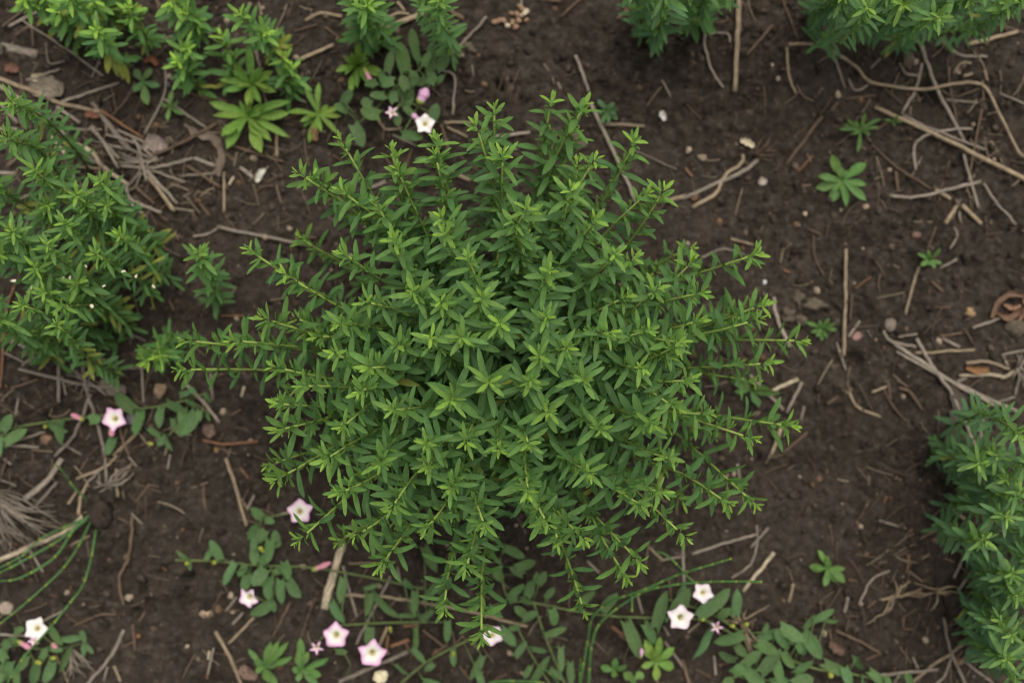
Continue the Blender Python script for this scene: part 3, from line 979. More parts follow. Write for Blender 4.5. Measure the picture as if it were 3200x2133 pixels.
bindweed('broad-leaved bindweed clump with white star flowers by the horsetail',
         [(20, [(8, 1900, 1100), (8, 2250, 1105), (9, 80, 1110), (9, 200, 1140), (9, 350, 1220), (9, 560, 1320), (9, 880, 1440), (9, 1160, 1490), (9, 1400, 1540)]),
          (18, [(9, -100, 980), (9, 100, 1040), (9, 250, 1110), (9, 400, 1200)]), (16, [(9, 560, 1320), (9, 500, 1440), (9, 450, 1564)])],
         [(8, 2150, 1170, 2220, 930, 105), (8, 2265, 1120, 2353, 895, 120), (8, 1955, 1150, 2050, 1385, 105), (8, 2080, 1160, 2170, 1300, 85), (9, 150, 1080, 345, 945, 115),
          (9, 370, 1090, 375, 915, 85), (9, 110, 1100, 200, 1000, 90), (9, 205, 1180, 90, 1385, 130), (9, 410, 1220, 235, 1300, 95), (9, 260, 1120, 310, 1045, 70), (9, 520, 1285, 645, 1335, 95), (9, 540, 1250, 690, 1175, 90),
          (9, 680, 1180, 825, 1260, 115), (9, 660, 1210, 715, 1345, 75), (9, 840, 1220, 970, 1380, 115), (9, 800, 1255, 835, 1375, 85), (9, 545, 1485, 665, 1325, 105),
          (9, 640, 1400, 680, 1545, 85), (9, 365, 1395, 245, 1370, 95), (9, 350, 1490, 430, 1420, 95), (9, 430, 1420, 525, 1325, 85), (9, 700, 1350, 745, 1455, 75),
          (9, 780, 1490, 880, 1385, 75), (9, 440, 1470, 560, 1575, 105), (9, 770, 1575, 905, 1530, 130), (9, 990, 1430, 1165, 1525, 95), (9, 1120, 1460, 1140, 1575, 80),
          (9, 1190, 1375, 1235, 1495, 75), (9, 1290, 1480, 1395, 1565, 75), (9, 850, 1190, 925, 1105, 55), (9, 920, 1130, 1050, 1065, 65), (9, 990, 1130, 1085, 1150, 50),
          (9, 300, 1570, 340, 1510, 80), (9, 620, 1560, 740, 1540, 90), (9, 1390, 1510, 1420, 1575, 60), (9, 1540, 1490, 1560, 1570, 60), (9, 380, 1300, 420, 1370, 80), (9, 560, 1210, 600, 1160, 50),
          (9, 740, 1280, 770, 1200, 70), (9, -20, 1000, 10, 880, 80), (9, 1240, 1500, 1220, 1564, 60)],
         [(9, 148, 945, 135, .30, 0, (0, .1)), (8, 2325, 1115, 165, .35, 0, (-.15, .05)), (9, 240, 1178, 100, 1.0, .65, (-.1, .1))],
         [(9, 120, 1110, 155, 1125, 36, 'green'), (9, 330, 1165, 362, 1168, 34, 'green'), (9, 425, 1160, 455, 1150, 34, 'green'), (9, 1010, 1490, 1030, 1520, 42, 'green'), (8, 2050, 1380, 2055, 1320, 32, 'rose')], zl=.028, fz=.05)
bindweed('small bindweed with a white star flower crossed by a horsetail stem',
         [(14, [(7, 160, 1310), (7, 300, 1330), (7, 420, 1270), (7, 560, 1265)]), (14, [(7, 0, 1330), (7, 160, 1310), (7, 240, 1420)]), (12, [(7, 420, 1330), (7, 570, 1300), (7, 620, 1360)])],
         [(7, 330, 1180, 415, 1305, 75), (7, 420, 1265, 565, 1265, 62), (7, 550, 1215, 575, 1290, 45), (7, 570, 1300, 558, 1385, 50), (7, 580, 1310, 635, 1362, 40),
          (7, 455, 1335, 420, 1490, 72), (7, 355, 1425, 320, 1564, 85), (7, 240, 1445, 220, 1575, 85), (7, 40, 1400, -20, 1350, 80), (7, 60, 1420, 15, 1564, 115), (7, 100, 1205, 170, 1190, 60),
          (7, 120, 1260, 40, 1290, 70), (7, 180, 1380, 140, 1480, 70), (7, 60, 1320, 10, 1270, 70), (7, 280, 1400, 320, 1330, 60), (7, 0, 1500, -40, 1570, 90), (7, 100, 1490, 150, 1570, 80), (7, 340, 1330, 420, 1350, 50)],
         [(7, 245, 1190, 155, .12, 0, (.1, .15)), (7, 232, 1270, 90, 1.0, .6, (0, -.2))],
         [(7, 120, 1275, 215, 1330, 45, 'pink'), (7, 355, 1290, 385, 1325, 40, 'pink'), (7, 240, 1420, 280, 1430, 40, 'green'), (7, 350, 1390, 380, 1395, 36, 'green')], fz=.035)
bindweed('dense bindweed patch with a white flower and a withered pink one',
         [(16, [(2, 330, 640), (2, 430, 560), (2, 530, 480), (2, 610, 420)]), (16, [(2, 330, 640), (2, 250, 740), (2, 120, 850)]), (14, [(2, 330, 640), (2, 480, 720), (2, 640, 800)]), (12, [(2, 530, 480), (2, 480, 340)])],
         [(2, 430, 480, 390, 305, 115), (2, 500, 345, 475, 205, 80), (2, 530, 420, 470, 320, 70), (2, 610, 485, 610, 265, 105), (2, 650, 470, 745, 410, 80), (2, 600, 570, 625, 485, 85),
          (2, 470, 550, 530, 590, 90), (2, 390, 650, 485, 590, 115), (2, 430, 730, 490, 610, 100), (2, 250, 790, 120, 770, 105), (2, 80, 860, 155, 995, 105), (2, 415, 930, 545, 930, 80),
          (2, 620, 820, 645, 715, 95), (2, 350, 560, 265, 560, 95), (2, 520, 560, 460, 500, 80), (2, 570, 530, 535, 600, 80), (2, 310, 490, 345, 350, 75), (2, 290, 650, 200, 690, 90),
          (2, 360, 700, 330, 620, 80), (2, 230, 560, 160, 600, 70), (2, 200, 720, 120, 690, 80), (2, 300, 590, 250, 480, 70), (2, 560, 450, 590, 350, 70), (2, 10, 700, 60, 620, 80), (2, 650, 560, 700, 520, 50),
          (2, 30, 760, -40, 720, 80), (2, 440, 610, 400, 520, 80), (2, 480, 790, 420, 730, 80), (2, 360, 780, 400, 860, 70)],
         [(2, 567, 848, 130, .10, 0, (.05, .1)), (2, 340, 772, 95, .8, .45, (0, .1))],
         [(2, 530, 725, 585, 620, 85, 'rose'), (2, 525, 830, 480, 785, 45, 'rose'), (2, 150, 470, 215, 600, 40, 'pink'), (2, 655, 345, 680, 360, 40, 'green')], zl=.03, fz=.05)

# ------------------------------------------------------------------ horsetail
def horsetail(label, pts, w, z0, z1, group='green horsetail stems', first=22, shrink=True):
    """horsetail_stem > internode, joint (> tooth_ring)"""
    n = 40
    P = np.array([cp(*p) for p in pts], float)
    C2 = catmull(P, n)
    hz = np.linspace(z0, z1, n) if np.isscalar(z0) and z1 is not None else np.full(n, z0)
    C = np.array([at(x, y, h) for (x, y), h in zip(C2, hz)])
    C[:, 2] = np.maximum(C[:, 2], gh(C[:, 0], C[:, 1]) + .003)
    b = C[0].copy()
    root = bpy.data.objects.new('horsetail_stem', None)
    COL.objects.link(root)
    root.location = b
    root.empty_display_size = .02
    tag(root, label, 'horsetail', group)
    C = C - b
    S = np.concatenate([[0], np.cumsum(np.linalg.norm(np.diff(C, axis=0), axis=1))])
    L = S[-1]
    s = 0.0
    rad = w * F * K / 2 * .80
    k = 0
    base = np.array((.060, .145, .038))
    while s < L - .001:
        step = .030 * (1 if not shrink else (.35 + .65 * min(1, (L - s) / (.6 * L)))) * random.uniform(.85, 1.15)
        e = min(L, s + step)
        if L - e < .004:
            e = L
        m = 6
        q = np.array([[np.interp(t, S, C[:, a]) for a in range(3)] for t in np.linspace(s, e, m)])
        r = rad * (1 - .25 * s / L)
        V, Q, U = tube(q, np.array([.95, 1, 1, 1, 1, 1.05]) * r, 6)
        c = lerp(base, (.13, .27, .04), np.clip(U[:, 1:2], 0, 1) ** 6 * .8) * random.uniform(.9, 1.1)
        obj('internode', mesh_np('internode', V, Q, c, U), M_HORSE, root)
        T = nrm(q[-1] - q[-2])
        J = np.array([q[-1] - T * .0014, q[-1] - T * .0002, q[-1] + T * .0010])
        V, Q, U = tube(J, np.array([1.06, 1.16, 1.10]) * r, 6)
        obj('joint', mesh_np('joint', V, Q, np.where(U[:, 1:2] > .7, np.array((.10, .08, .03)), np.array((.25, .31, .05))), U), M_HORSE, root)
        s = e
        k += 1
    return root


horsetail('upright green horsetail stem arching beneath the big hyssop, upper of two',
          [(8, 1630, 1590), (8, 1690, 1250), (8, 1720, 1110), (8, 1850, 1000), (8, 2050, 930), (8, 2280, 830), (9, 100, 780), (9, 340, 710)], 24, .03, .17)
horsetail('longest green horsetail stem arching over the white bindweed flowers',
          [(8, 1690, 1600), (8, 1700, 1440), (8, 1715, 1300), (8, 1780, 1140), (8, 2050, 945), (8, 2270, 890), (9, 150, 870), (9, 310, 865), (9, 550, 868)], 24, .03, .16)
horsetail('short horsetail tip ending at a white bindweed flower', [(8, 2150, 660), (8, 2220, 680), (8, 2310, 760), (9, 30, 820), (9, 95, 880)], 18, .10, .12)
horsetail('stubby horsetail tip hanging below a longer stem', [(8, 1985, 930), (8, 1990, 1000), (8, 1990, 1070)], 17, .10, .11)
horsetail('horsetail stem lying among bindweed leaves', [(8, 1000, 1562), (8, 1100, 1548), (8, 1200, 1550), (8, 1300, 1552), (8, 1385, 1562)], 22, .03, .05)
horsetail('thin horsetail sprout beside two long arching stems', [(8, 1628, 1580), (8, 1632, 1480), (8, 1636, 1400)], 18, .03, .08)
horsetail('slanting horsetail sprout among bindweed near the arching stems', [(8, 1490, 1570), (8, 1430, 1500), (8, 1370, 1455)], 20, .03, .06)
HG = 'horsetail clump beside the dry grass tuft'
horsetail('horsetail stem with white joints curving beside a thick pale stick', [(7, 600, 440), (7, 500, 520), (7, 370, 705), (7, 140, 840), (7, 0, 862), (7, -80, 860)], 24, .01, .06, HG)
horsetail('horsetail stem lying right along the thick pale stick', [(7, 610, 415), (7, 400, 585), (7, 110, 750), (7, 0, 805), (7, -80, 850)], 24, .01, .06, HG)
horsetail('long straight thin horsetail stem over bare soil', [(7, 620, 460), (7, 540, 620), (7, 420, 790), (7, 180, 1010), (7, 0, 1155), (7, -60, 1200)], 19, .01, .09, HG)
horsetail('horsetail stem crossing in front of the white star flower', [(7, 660, 510), (7, 625, 710), (7, 570, 890), (7, 490, 1000), (7, 330, 1200), (7, 160, 1390), (7, 50, 1564), (7, 20, 1620)], 21, .01, .12, HG)
horsetail('short plain horsetail tip beside a bent dry stalk', [(7, 595, 305), (7, 500, 210), (7, 440, 120), (7, 380, 60)], 18, .01, .05, HG)
horsetail('horsetail stem running behind the thick pale stick', [(7, 590, 430), (7, 300, 560), (7, 150, 690), (7, 0, 770), (7, -60, 790)], 20, .005, .03, HG)
horsetail('dark green horsetail stem across the low hyssop shoot', [(4, 540, 895), (4, 420, 910), (4, 310, 820), (4, 130, 690), (4, 0, 590), (4, -60, 540)], 20, .05, .14)

# ------------------------------------------------------------------ dry stalks, each its own thing
PAL = {'t': ('tan', (.290, .222, .145)), 'g': ('grey', (.250, .208, .165)), 'b': ('brown', (.135, .090, .060)), 'p': ('pale', (.43, .355, .245)), 'o': ('rusty', (.20, .105, .058))}
ANCH = [(330, 480, 'in the tangled straw pile'), (200, 120, 'at the foot of the yellowing hyssop'), (780, 420, 'beside the large bright rosette'),
        (620, 90, 'near the tiny hyssop seedling'), (1250, 300, 'by the dense bindweed patch'), (1850, 420, 'near the small blue-green seedling'),
        (2250, 150, 'by the drooping hyssop shoot'), (2630, 560, 'near the lone nine-leaved rosette'), (2900, 300, 'under the overhanging hyssop bush'),
        (2750, 980, 'near the rounded grey stone'), (2980, 1180, 'near the curled brown leaves'), (2480, 1150, 'beside the hyssop bush edge'), (2460, 1500, 'below the hyssop shoots'),
        (2980, 1870, 'by the rooted dry grass'), (2420, 1800, 'near the broad-leaved seedling'), (1900, 1950, 'beside the arching horsetail'), (1250, 1950, 'under the pink star flowers'),
        (800, 1750, 'beside the creeping bindweed'), (400, 1750, 'on open soil by the horsetail'), (100, 1600, 'by the dry grass tuft'), (250, 1300, 'among bindweed by the low hyssop'), (750, 750, 'by the single upright hyssop'),
        (550, 1350, 'near the oval tan stone'), (480, 560, 'where the straw pile frays out'), (130, 330, 'at the thick end of the straw pile'), (300, 1230, 'behind the pink bindweed flower'), (100, 1350, 'under the bindweed leaves by the rusty stem'), (3050, 1100, 'around the looped brown leaf'), (2850, 1230, 'over the dark flat dead leaf'), (2950, 500, 'at the end of the long bent stalk'), (2800, 200, 'inside the long bent stalk loop'), (3050, 1990, 'at the foot of the narrow bluish hyssop'), (620, 480, 'beside the curled bark strip'), (1450, 1900, 'among flowerless bindweed'), (2100, 480, 'under the wispy dry root end'), (450, 1530, 'beside the horsetail tip'), (150, 1950, 'by the small white star flower'), (750, 2050, 'near the double rosette'), (2350, 2000, 'in the broad-leaved bindweed clump')]
STRAW_SEEN = {}


def straw(c, w, colr, *xy, lift=0.0):
    P = np.array([cp(c, xy[i], xy[i + 1]) for i in range(0, len(xy), 2)], float)
    n = max(7, 4 * len(P))
    C2 = catmull(P, n)
    C = np.array([at(x, y) for x, y in C2])
    rad = w * F * K / 2 * .69
    flat = 1.0 if w < 52 else .35
    zs = gh(C[:, 0], C[:, 1]) + rad * flat * .7
    k = np.ones(5) / 5
    zp = np.convolve(np.pad(zs, 2, mode='edge'), k, 'valid')
    zp = np.convolve(np.pad(zp, 2, mode='edge'), k, 'valid')
    tt_ = np.linspace(-1, 1, n)
    fit = np.polyval(np.polyfit(tt_, zs, 1 if len(P) <= 3 else 3), tt_)
    zp = .75 * fit + .25 * zp
    C[:, 2] = zp + max(0, (zs - zp).max()) * .8 + lift
    td = np.linspace(0, n - 1, 80)
    D = np.stack([np.interp(td, np.arange(n), C[:, a]) for a in range(3)], 1)
    C[:, 2] += np.clip((gh(D[:, 0], D[:, 1]) + rad * flat * .2 - D[:, 2]).max(), 0, .009)
    length = np.linalg.norm(np.diff(C, axis=0), axis=1).sum()
    C[1:-1, :2] += rng.normal(0, min(.0004, length * .006), (n - 2, 2))
    rr = rad * (1 + .04 * np.sin(np.linspace(0, 9, n) + rng.random() * 6)) * np.linspace(1.06, .90, n)
    if rng.random() < .5:
        rr = rr[::-1]
    b = C[0].copy()
    V, Q, U = tube(C - b, rr, 6, flat)
    U = U * np.array([1, length * 40])
    nm, cc = PAL[colr]
    cc = np.array(cc) * rng.uniform(.8, 1.15)
    o = obj('dry_stalk', mesh_np('dry_stalk', V, Q, None, U), M_STRAW, None, cc, loc=b)
    ch = np.linalg.norm(C[-1] - C[0]) / max(length, 1e-6)
    shape = 'straight' if ch > .985 else ('bent' if ch > .9 else 'crooked')
    thick = 'flat wide' if w >= 52 else ('thick' if w >= 38 else ('slim' if w >= 24 else 'thin'))
    size = 'long' if length > .13 else ('short' if length < .055 else '')
    mid = P.mean(0)
    ph = min(ANCH, key=lambda a: (a[0] - mid[0]) ** 2 + (a[1] - mid[1]) ** 2)[2]
    lab = ' '.join((size + ' ' + thick + ' ' + shape + ' ' + nm + ' dry stalk ' + ph).split())
    tag(o, lab, 'straw', 'dry stalks ' + ph)
    return o


STRAWS = [
    # ninth 1
    (1, 45, 't', 0, 545, 250, 640, 430, 715, 710, 775), (1, 50, 'g', 0, 590, 150, 690, 330, 840, 480, 960, 520, 990), (1, 45, 'p', 520, 990, 640, 1050, 720, 1160, 870, 1265),
    (1, 30, 'g', 430, 710, 820, 570), (1, 28, 'o', 710, 770, 990, 950), (1, 28, 'g', 640, 710, 900, 1030), (1, 40, 'g', -20, 890, 130, 890), (1, 40, 'g', -20, 1190, 100, 1190),
    (1, 35, 'g', 80, 195, 270, 80), (1, 20, 'b', 30, 200, 190, 90), (1, 20, 'g', 170, 150, 520, 380, 720, 530), (1, 95, 'g', 20, 330, 260, 380), (1, 18, 'g', 640, 540, 740, 330),
    (1, 35, 'g', 830, 1140, 1050, 1150, 1200, 1120, 1320, 1085), (1, 40, 'g', 1330, 1085, 1450, 1130, 1540, 1150), (1, 35, 'b', 1010, 1080, 1250, 990, 1500, 850),
    (1, 28, 'g', 900, 930, 960, 1020, 990, 1140, 1010, 1250), (1, 35, 'g', 1010, 1170, 1220, 1400), (1, 45, 't', 1020, 1210, 1200, 1450), (1, 30, 'b', 1290, 1140, 1520, 1290),
    (1, 25, 'g', 700, 1110, 760, 1280, 860, 1360, 1010, 1490), (1, 30, 'g', 860, 1260, 900, 1370, 1110, 1460), (1, 25, 'b', 930, 1370, 1140, 1510), (1, 30, 'g', 680, 780, 880, 1030),
    (1, 35, 'g', 640, 880, 830, 1100), (1, 25, 't', 530, 1150, 700, 1160), (1, 28, 'g', 360, 850, 540, 990), (1, 22, 'g', 990, 920, 1130, 650, 1140, 450), (1, 25, 'g', 1110, 670, 1420, 880),
    (1, 25, 'g', 1230, 1210, 1480, 1195), (1, 30, 'b', 1580, 1000, 1950, 1110), (1, 25, 't', 1540, 1180, 1545, 1460), (1, 40, 'g', 1650, 1150, 1740, 1220), (1, 32, 't', 1905, 920, 1905, 1080),
    (1, 30, 'g', 1740, 250, 1790, 480), (1, 40, 't', 2050, 430, 2290, 320), (1, 32, 'g', 1310, 80, 1480, 280), (1, 18, 'g', 1010, 300, 1190, 250), (1, 36, 't', 2100, 150, 2200, 100, 2353, 120),
    (1, 18, 'b', 1170, 550, 1350, 660, 1480, 690), (1, 25, 'g', 1880, 600, 2110, 710), (1, 20, 'b', 1950, 820, 2050, 790), (1, 25, 'g', 1040, 1170, 1270, 1250), (1, 25, 'g', 420, 890, 700, 890),
    (1, 22, 'g', 350, 830, 430, 740), (1, 24, 'g', 80, 1400, 230, 1330), (1, 20, 'g', 960, 990, 740, 930), (1, 20, 'g', 540, 1230, 600, 1310, 680, 1340), (1, 28, 'g', 730, 980, 830, 1160),
    (1, 30, 'g', 400, 740, 560, 850), (1, 34, 'p', 340, 920, 480, 1090), (1, 26, 'g', 560, 1040, 760, 1190), (1, 26, 'b', 480, 1160, 560, 1260), (1, 22, 'g', 820, 900, 1000, 980),
    (1, 24, 'b', 930, 1280, 1060, 1400), (1, 20, 'g', 880, 1290, 970, 1180, 960, 1060), (1, 22, 'g', 760, 1270, 900, 1300, 980, 1190), (1, 18, 'b', 830, 940, 900, 930, 980, 960),
    (1, 26, 'g', 200, 560, 420, 480), (1, 16, 'b', 780, 800, 880, 680, 930, 560), (1, 20, 'b', 130, 260, 230, 200, 240, 330), (1, 18, 'g', 330, 300, 350, 440, 460, 430), (1, 30, 'g', 60, 700, 180, 830),
    (1, 36, 'g', -10, 690, 130, 850), (1, 22, 'b', 1340, 1360, 1440, 1480), (1, 30, 'p', 1570, 1270, 1600, 1210), (1, 24, 'b', 1830, 1260, 1930, 1200), (1, 22, 'g', 1200, 1430, 1330, 1450),
    (1, 22, 'b', 1080, 0, 1120, 180), (1, 18, 'g', 730, 360, 790, 440), (1, 26, 'b', 930, 290, 1030, 390), (1, 24, 't', 1780, 20, 1800, 110), (1, 18, 'b', 2020, 220, 2180, 180),
    # ninth 2
    (2, 52, 't', 200, 215, 400, 160, 560, 100), (2, 26, 't', 300, 130, 380, 95, 460, 100), (2, 30, 't', 380, 20, 430, 80), (2, 28, 'g', 720, 400, 860, 260, 990, 120), (2, 30, 't', 700, 850, 900, 845),
    (2, 36, 't', 1790, 865, 2070, 875), (2, 28, 't', 700, 870, 860, 945), (2, 36, 'g', 1050, 945, 1290, 915), (2, 35, 'g', 1600, 390, 1650, 520, 1690, 640), (2, 40, 'g', 1700, 720, 1870, 1080, 2010, 1400),
    (2, 22, 'g', 690, 490, 770, 540, 760, 800), (2, 40, 'g', 200, 1290, 300, 1250), (2, 45, 't', 2210, 1390, 2353, 1350), (2, 45, 't', 760, 1190, 880, 1240), (2, 25, 't', 240, 820, 300, 890, 410, 880),
    (2, 14, 'g', 2000, 1040, 2290, 1170), (2, 20, 'g', 350, 930, 510, 1010), (2, 40, 'b', 1880, 150, 1960, 80), (2, 25, 'b', 1500, 120, 1630, 0), (2, 20, 'g', 1230, -10, 1230, 50), (2, 30, 'b', 430, 1180, 480, 1030),
    (2, 30, 'b', 680, 860, 730, 1030), (2, 22, 'b', 620, 620, 720, 500), (2, 18, 'g', 2190, 560, 2250, 680), (2, 16, 'g', 890, 450, 905, 530), (2, 24, 'g', 1480, 570, 1500, 620), (2, 44, 'b', 730, 60, 830, 130), (2, 34, 'b', 1340, 0, 1500, 20),
    # ninth 3
    (3, 52, 't', 375, -30, 370, 300, 350, 645), (3, 28, 'g', 160, 220, 150, 320, 200, 480, 280, 610), (3, 28, 't', 720, 330, 735, 540, 775, 650),
    (3, 32, 't', 720, 325, 850, 315, 1000, 345, 1200, 470, 1310, 570, 1650, 615, 1850, 580, 2060, 590, 2150, 750, 2290, 1040, 2353, 1090), (3, 26, 'g', 1050, 370, 1130, 600),
    (3, 40, 'g', 1640, 300, 1760, 600, 1950, 970), (3, 30, 'g', 1660, 430, 1620, 600, 1520, 780), (3, 46, 't', 1330, 735, 1750, 930, 2380, 1250), (3, 28, 'g', 1520, 790, 1700, 880, 2080, 1030),
    (3, 28, 'g', 1600, 1170, 1600, 1000, 1730, 910, 2000, 885), (3, 30, 'g', 1770, 250, 1920, 370, 2110, 385), (3, 42, 't', 1970, 300, 2310, 220), (3, 30, 'b', 720, 1130, 970, 800), (3, 30, 'b', 1030, 760, 1080, 700),
    (3, 22, 'b', 1130, 680, 1340, 650), (3, 45, 'g', 0, 1370, 400, 1190, 520, 1100), (3, 40, 't', 70, 1430, 230, 1330, 290, 1210, 400, 1130, 420, 1070), (3, 34, 'g', 1420, 1350, 1600, 1355, 1850, 1300, 2050, 1250),
    (3, 40, 't', 1740, 1300, 1840, 1370), (3, 42, 't', 1920, 1410, 2050, 1540), (3, 42, 't', 1790, 1540, 1880, 1420), (3, 30, 'b', 1470, 1180, 1490, 1310), (3, 28, 'g', 1930, 1050, 1980, 1250, 2030, 1430),
    (3, 25, 'g', 2070, 1260, 2150, 1400, 2270, 1550), (3, 25, 'b', 440, 390, 610, 190), (3, 20, 'b', 2060, 750, 1990, 1100, 1960, 1250), (3, 18, 'b', 1830, 400, 1850, 600, 1900, 850), (3, 18, 'b', 1310, 1000, 1500, 1170, 1700, 1300),
    (3, 22, 'g', 1150, 540, 1200, 620, 1290, 580), (3, 26, 't', 1880, 500, 1930, 430, 2000, 430), (3, 28, 't', 1900, 480, 1950, 515, 2010, 500), (3, 30, 'g', 1510, 420, 1560, 500, 1650, 510), (3, 18, 'b', 0, 150, 120, 165, 270, 165, 320, 140),
    (3, 22, 'g', 1820, 685, 2050, 700), (3, 22, 'b', 1400, 600, 1500, 680), (3, 20, 'g', 1300, 470, 1370, 400), (3, 24, 'b', 1470, 590, 1510, 480), (3, 24, 'b', 1340, 890, 1420, 840), (3, 26, 't', 2090, 480, 2110, 550),
    (3, 30, 'b', 1760, 250, 1830, 340), (3, 22, 'b', 820, 1270, 850, 1330), (3, 20, 'o', 800, 1180, 900, 1070), (3, 26, 'o', 20, 1160, 70, 1220), (3, 18, 'g', 180, 260, 230, 240, 310, 250, 320, 310), (3, 28, 'b', 1230, 1000, 1270, 1030),
    (3, 20, 'b', 690, 0, 800, 290), (3, 18, 'g', 2180, 640, 2353, 720), (3, 26, 'g', 1890, 1370, 1910, 1530), (3, 16, 'b', 1900, 660, 2050, 610), (3, 22, 't', 80, 1370, 120, 1310),
    # ninth 4
    (4, 25, 'g', 1330, 60, 1420, 45, 1500, 0), (4, 36, 'g', 1500, -5, 1800, 60, 2150, 130), (4, 25, 'b', 2000, 70, 2180, 70), (4, 28, 'o', 110, 400, 40, 620, 30, 900, 20, 1100), (4, 30, 'g', 150, 970, 600, 1080, 800, 1090),
    (4, 26, 'g', 150, 950, 240, 880), (4, 35, 'g', 420, 920, 410, 1200), (4, 36, 'g', 580, 950, 620, 1130, 700, 1400, 720, 1564), (4, 35, 'g', 640, 1140, 540, 1400, 400, 1564), (4, 30, 'g', 490, 960, 740, 1150),
    (4, 22, 'g', 650, 860, 850, 1020), (4, 22, 'g', 980, 960, 990, 1200), (4, 35, 'g', 1280, 1080, 1400, 1200, 1510, 1340), (4, 28, 't', 780, 1564, 940, 1410), (4, 25, 'b', 800, 1260, 840, 1450, 890, 1560),
    (4, 30, 'o', 1390, 1460, 1550, 1485, 1780, 1465), (4, 35, 'g', 0, 1480, 280, 1505), (4, 25, 'g', 60, 1480, 330, 1400), (4, 24, 'g', 1450, 1000, 1455, 1190), (4, 30, 'p', 1660, 1160, 1680, 1090), (4, 18, 'o', 1520, 605, 1680, 605),
    (4, 25, 'g', 590, 580, 640, 650), (4, 20, 'g', 130, 1290, 140, 1170), (4, 20, 'b', 110, 1100, 280, 1040), (4, 18, 'g', 40, 860, 180, 930), (4, 24, 'g', 420, 700, 520, 830), (4, 22, 'g', 480, 740, 540, 640), (4, 20, 'b', 760, 1110, 850, 1140),
    (4, 20, 'g', 960, 860, 1060, 800), (4, 22, 'b', 1020, 1010, 1100, 950), (4, 22, 'g', 850, 970, 1000, 960), (4, 22, 'b', 1430, 1040, 1540, 1000), (4, 20, 'g', 440, 1480, 560, 1560), (4, 24, 't', 1120, 1564, 1140, 1510), (4, 18, 'b', 1580, 1290, 1650, 1250),
    (4, 36, 'b', 2120, 710, 2170, 770), (4, 26, 'g', 320, 690, 370, 620), (4, 30, 'g', 130, 800, 270, 860), (4, 20, 'g', 880, 720, 1000, 780), (4, 18, 'b', 920, 1180, 1010, 1230), (4, 22, 'g', 430, 1020, 460, 1150), (4, 24, 'g', 20, 760, 60, 640),
    # ninth 6
    (6, 36, 't', 1120, 150, 1115, 500, 1105, 880), (6, 25, 'g', 1060, 790, 1130, 980), (6, 30, 't', 1620, 270, 1560, 450, 1520, 600), (6, 20, 'b', 1680, 150, 1730, 0), (6, 28, 'g', 1770, 280, 1870, 220), (6, 35, 'g', 1370, 690, 1430, 780, 1600, 820),
    (6, 40, 'g', 1450, 800, 1750, 1000, 2000, 1130, 2290, 1260), (6, 30, 'g', 1460, 850, 1800, 1040, 2150, 1230), (6, 40, 'g', 1600, 760, 1700, 940, 1850, 1150, 2010, 1500), (6, 28, 't', 1590, 860, 1800, 850, 2000, 840), (6, 35, 'g', 1780, 760, 1900, 820),
    (6, 24, 'b', 1930, 700, 2000, 800), (6, 30, 'g', 1980, 690, 2180, 620), (6, 35, 't', 1940, 930, 2080, 920, 2240, 970), (6, 40, 'p', 1900, 1015, 2150, 1010, 2200, 1030, 2300, 970), (6, 35, 'g', 1880, 1060, 1960, 1030), (6, 26, 'g', 2180, 875, 2353, 840),
    (6, 25, 'g', 1890, 1300, 2100, 1220, 2280, 1160), (6, 40, 'g', 2060, 1480, 2060, 1340, 2110, 1270), (6, 30, 't', 1150, 1130, 1210, 1230, 1370, 1300), (6, 22, 'b', 1370, 1090, 1460, 1240, 1550, 1340), (6, 35, 'b', 1480, 1100, 1560, 1130, 1650, 1250),
    (6, 25, 'b', 1440, 1010, 1560, 1110), (6, 25, 'b', 1000, 1210, 1080, 1160), (6, 45, 'p', 620, 1120, 800, 1040), (6, 36, 'g', 720, 1270, 820, 1060), (6, 35, 'g', 460, 1010, 700, 1250), (6, 30, 'g', 820, 1320, 850, 1230),
    (6, 45, 'g', 620, 480, 640, 600, 740, 820), (6, 40, 't', 620, 1560, 690, 1380), (6, 25, 't', 330, 80, 490, 120), (6, 25, 'g', 130, 210, 280, 150, 430, 190), (6, 30, 'b', 700, 1550, 860, 1400), (6, 25, 'g', 2290, 1150, 2320, 1010), (6, 30, 'g', 1140, 750, 1220, 640),
    (6, 18, 'b', 1150, 640, 1160, 460), (6, 22, 'b', 860, 10, 950, 45), (6, 20, 'b', 900, 60, 910, 200, 970, 330), (6, 18, 'o', 1190, 420, 1290, 340), (6, 18, 'b', 1670, 550, 1820, 550), (6, 26, 'g', 1830, 150, 1880, 60, 1860, 0), (6, 24, 'g', 2200, 880, 2230, 950),
    (6, 20, 'o', 1690, 430, 1690, 470), (6, 34, 'b', 1700, 370, 1780, 440), (6, 24, 't', 1300, 1130, 1400, 1090), (6, 26, 'b', 1410, 1070, 1430, 1180), (6, 26, 'g', 2300, 870, 2353, 1010), (6, 20, 'g', 1480, 750, 1610, 730), (6, 22, 'b', 1760, 745, 1910, 725), (6, 24, 'o', 700, 290, 740, 310),
    # ninth 7
    (7, 50, 'p', -20, 725, 250, 605, 430, 530, 600, 395), (7, 28, 't', 530, 160, 720, 80, 800, 0), (7, 28, 't', 800, 90, 800, 290), (7, 30, 'g', 720, 0, 740, 190), (7, 28, 'g', 590, 190, 700, 90), (7, 35, 't', 590, 200, 550, 300, 540, 410), (7, 25, 't', 480, 330, 530, 240),
    (7, 38, 't', 1545, 20, 1620, 240, 1700, 540), (7, 24, 'o', 1640, 90, 1700, 160), (7, 32, 'b', 910, 420, 905, 560, 880, 700, 820, 850, 850, 1030), (7, 25, 'b', 1390, 210, 1390, 290, 1410, 380), (7, 28, 'b', 910, 1160, 930, 1340), (7, 20, 'b', 500, 1175, 680, 1095, 800, 1090),
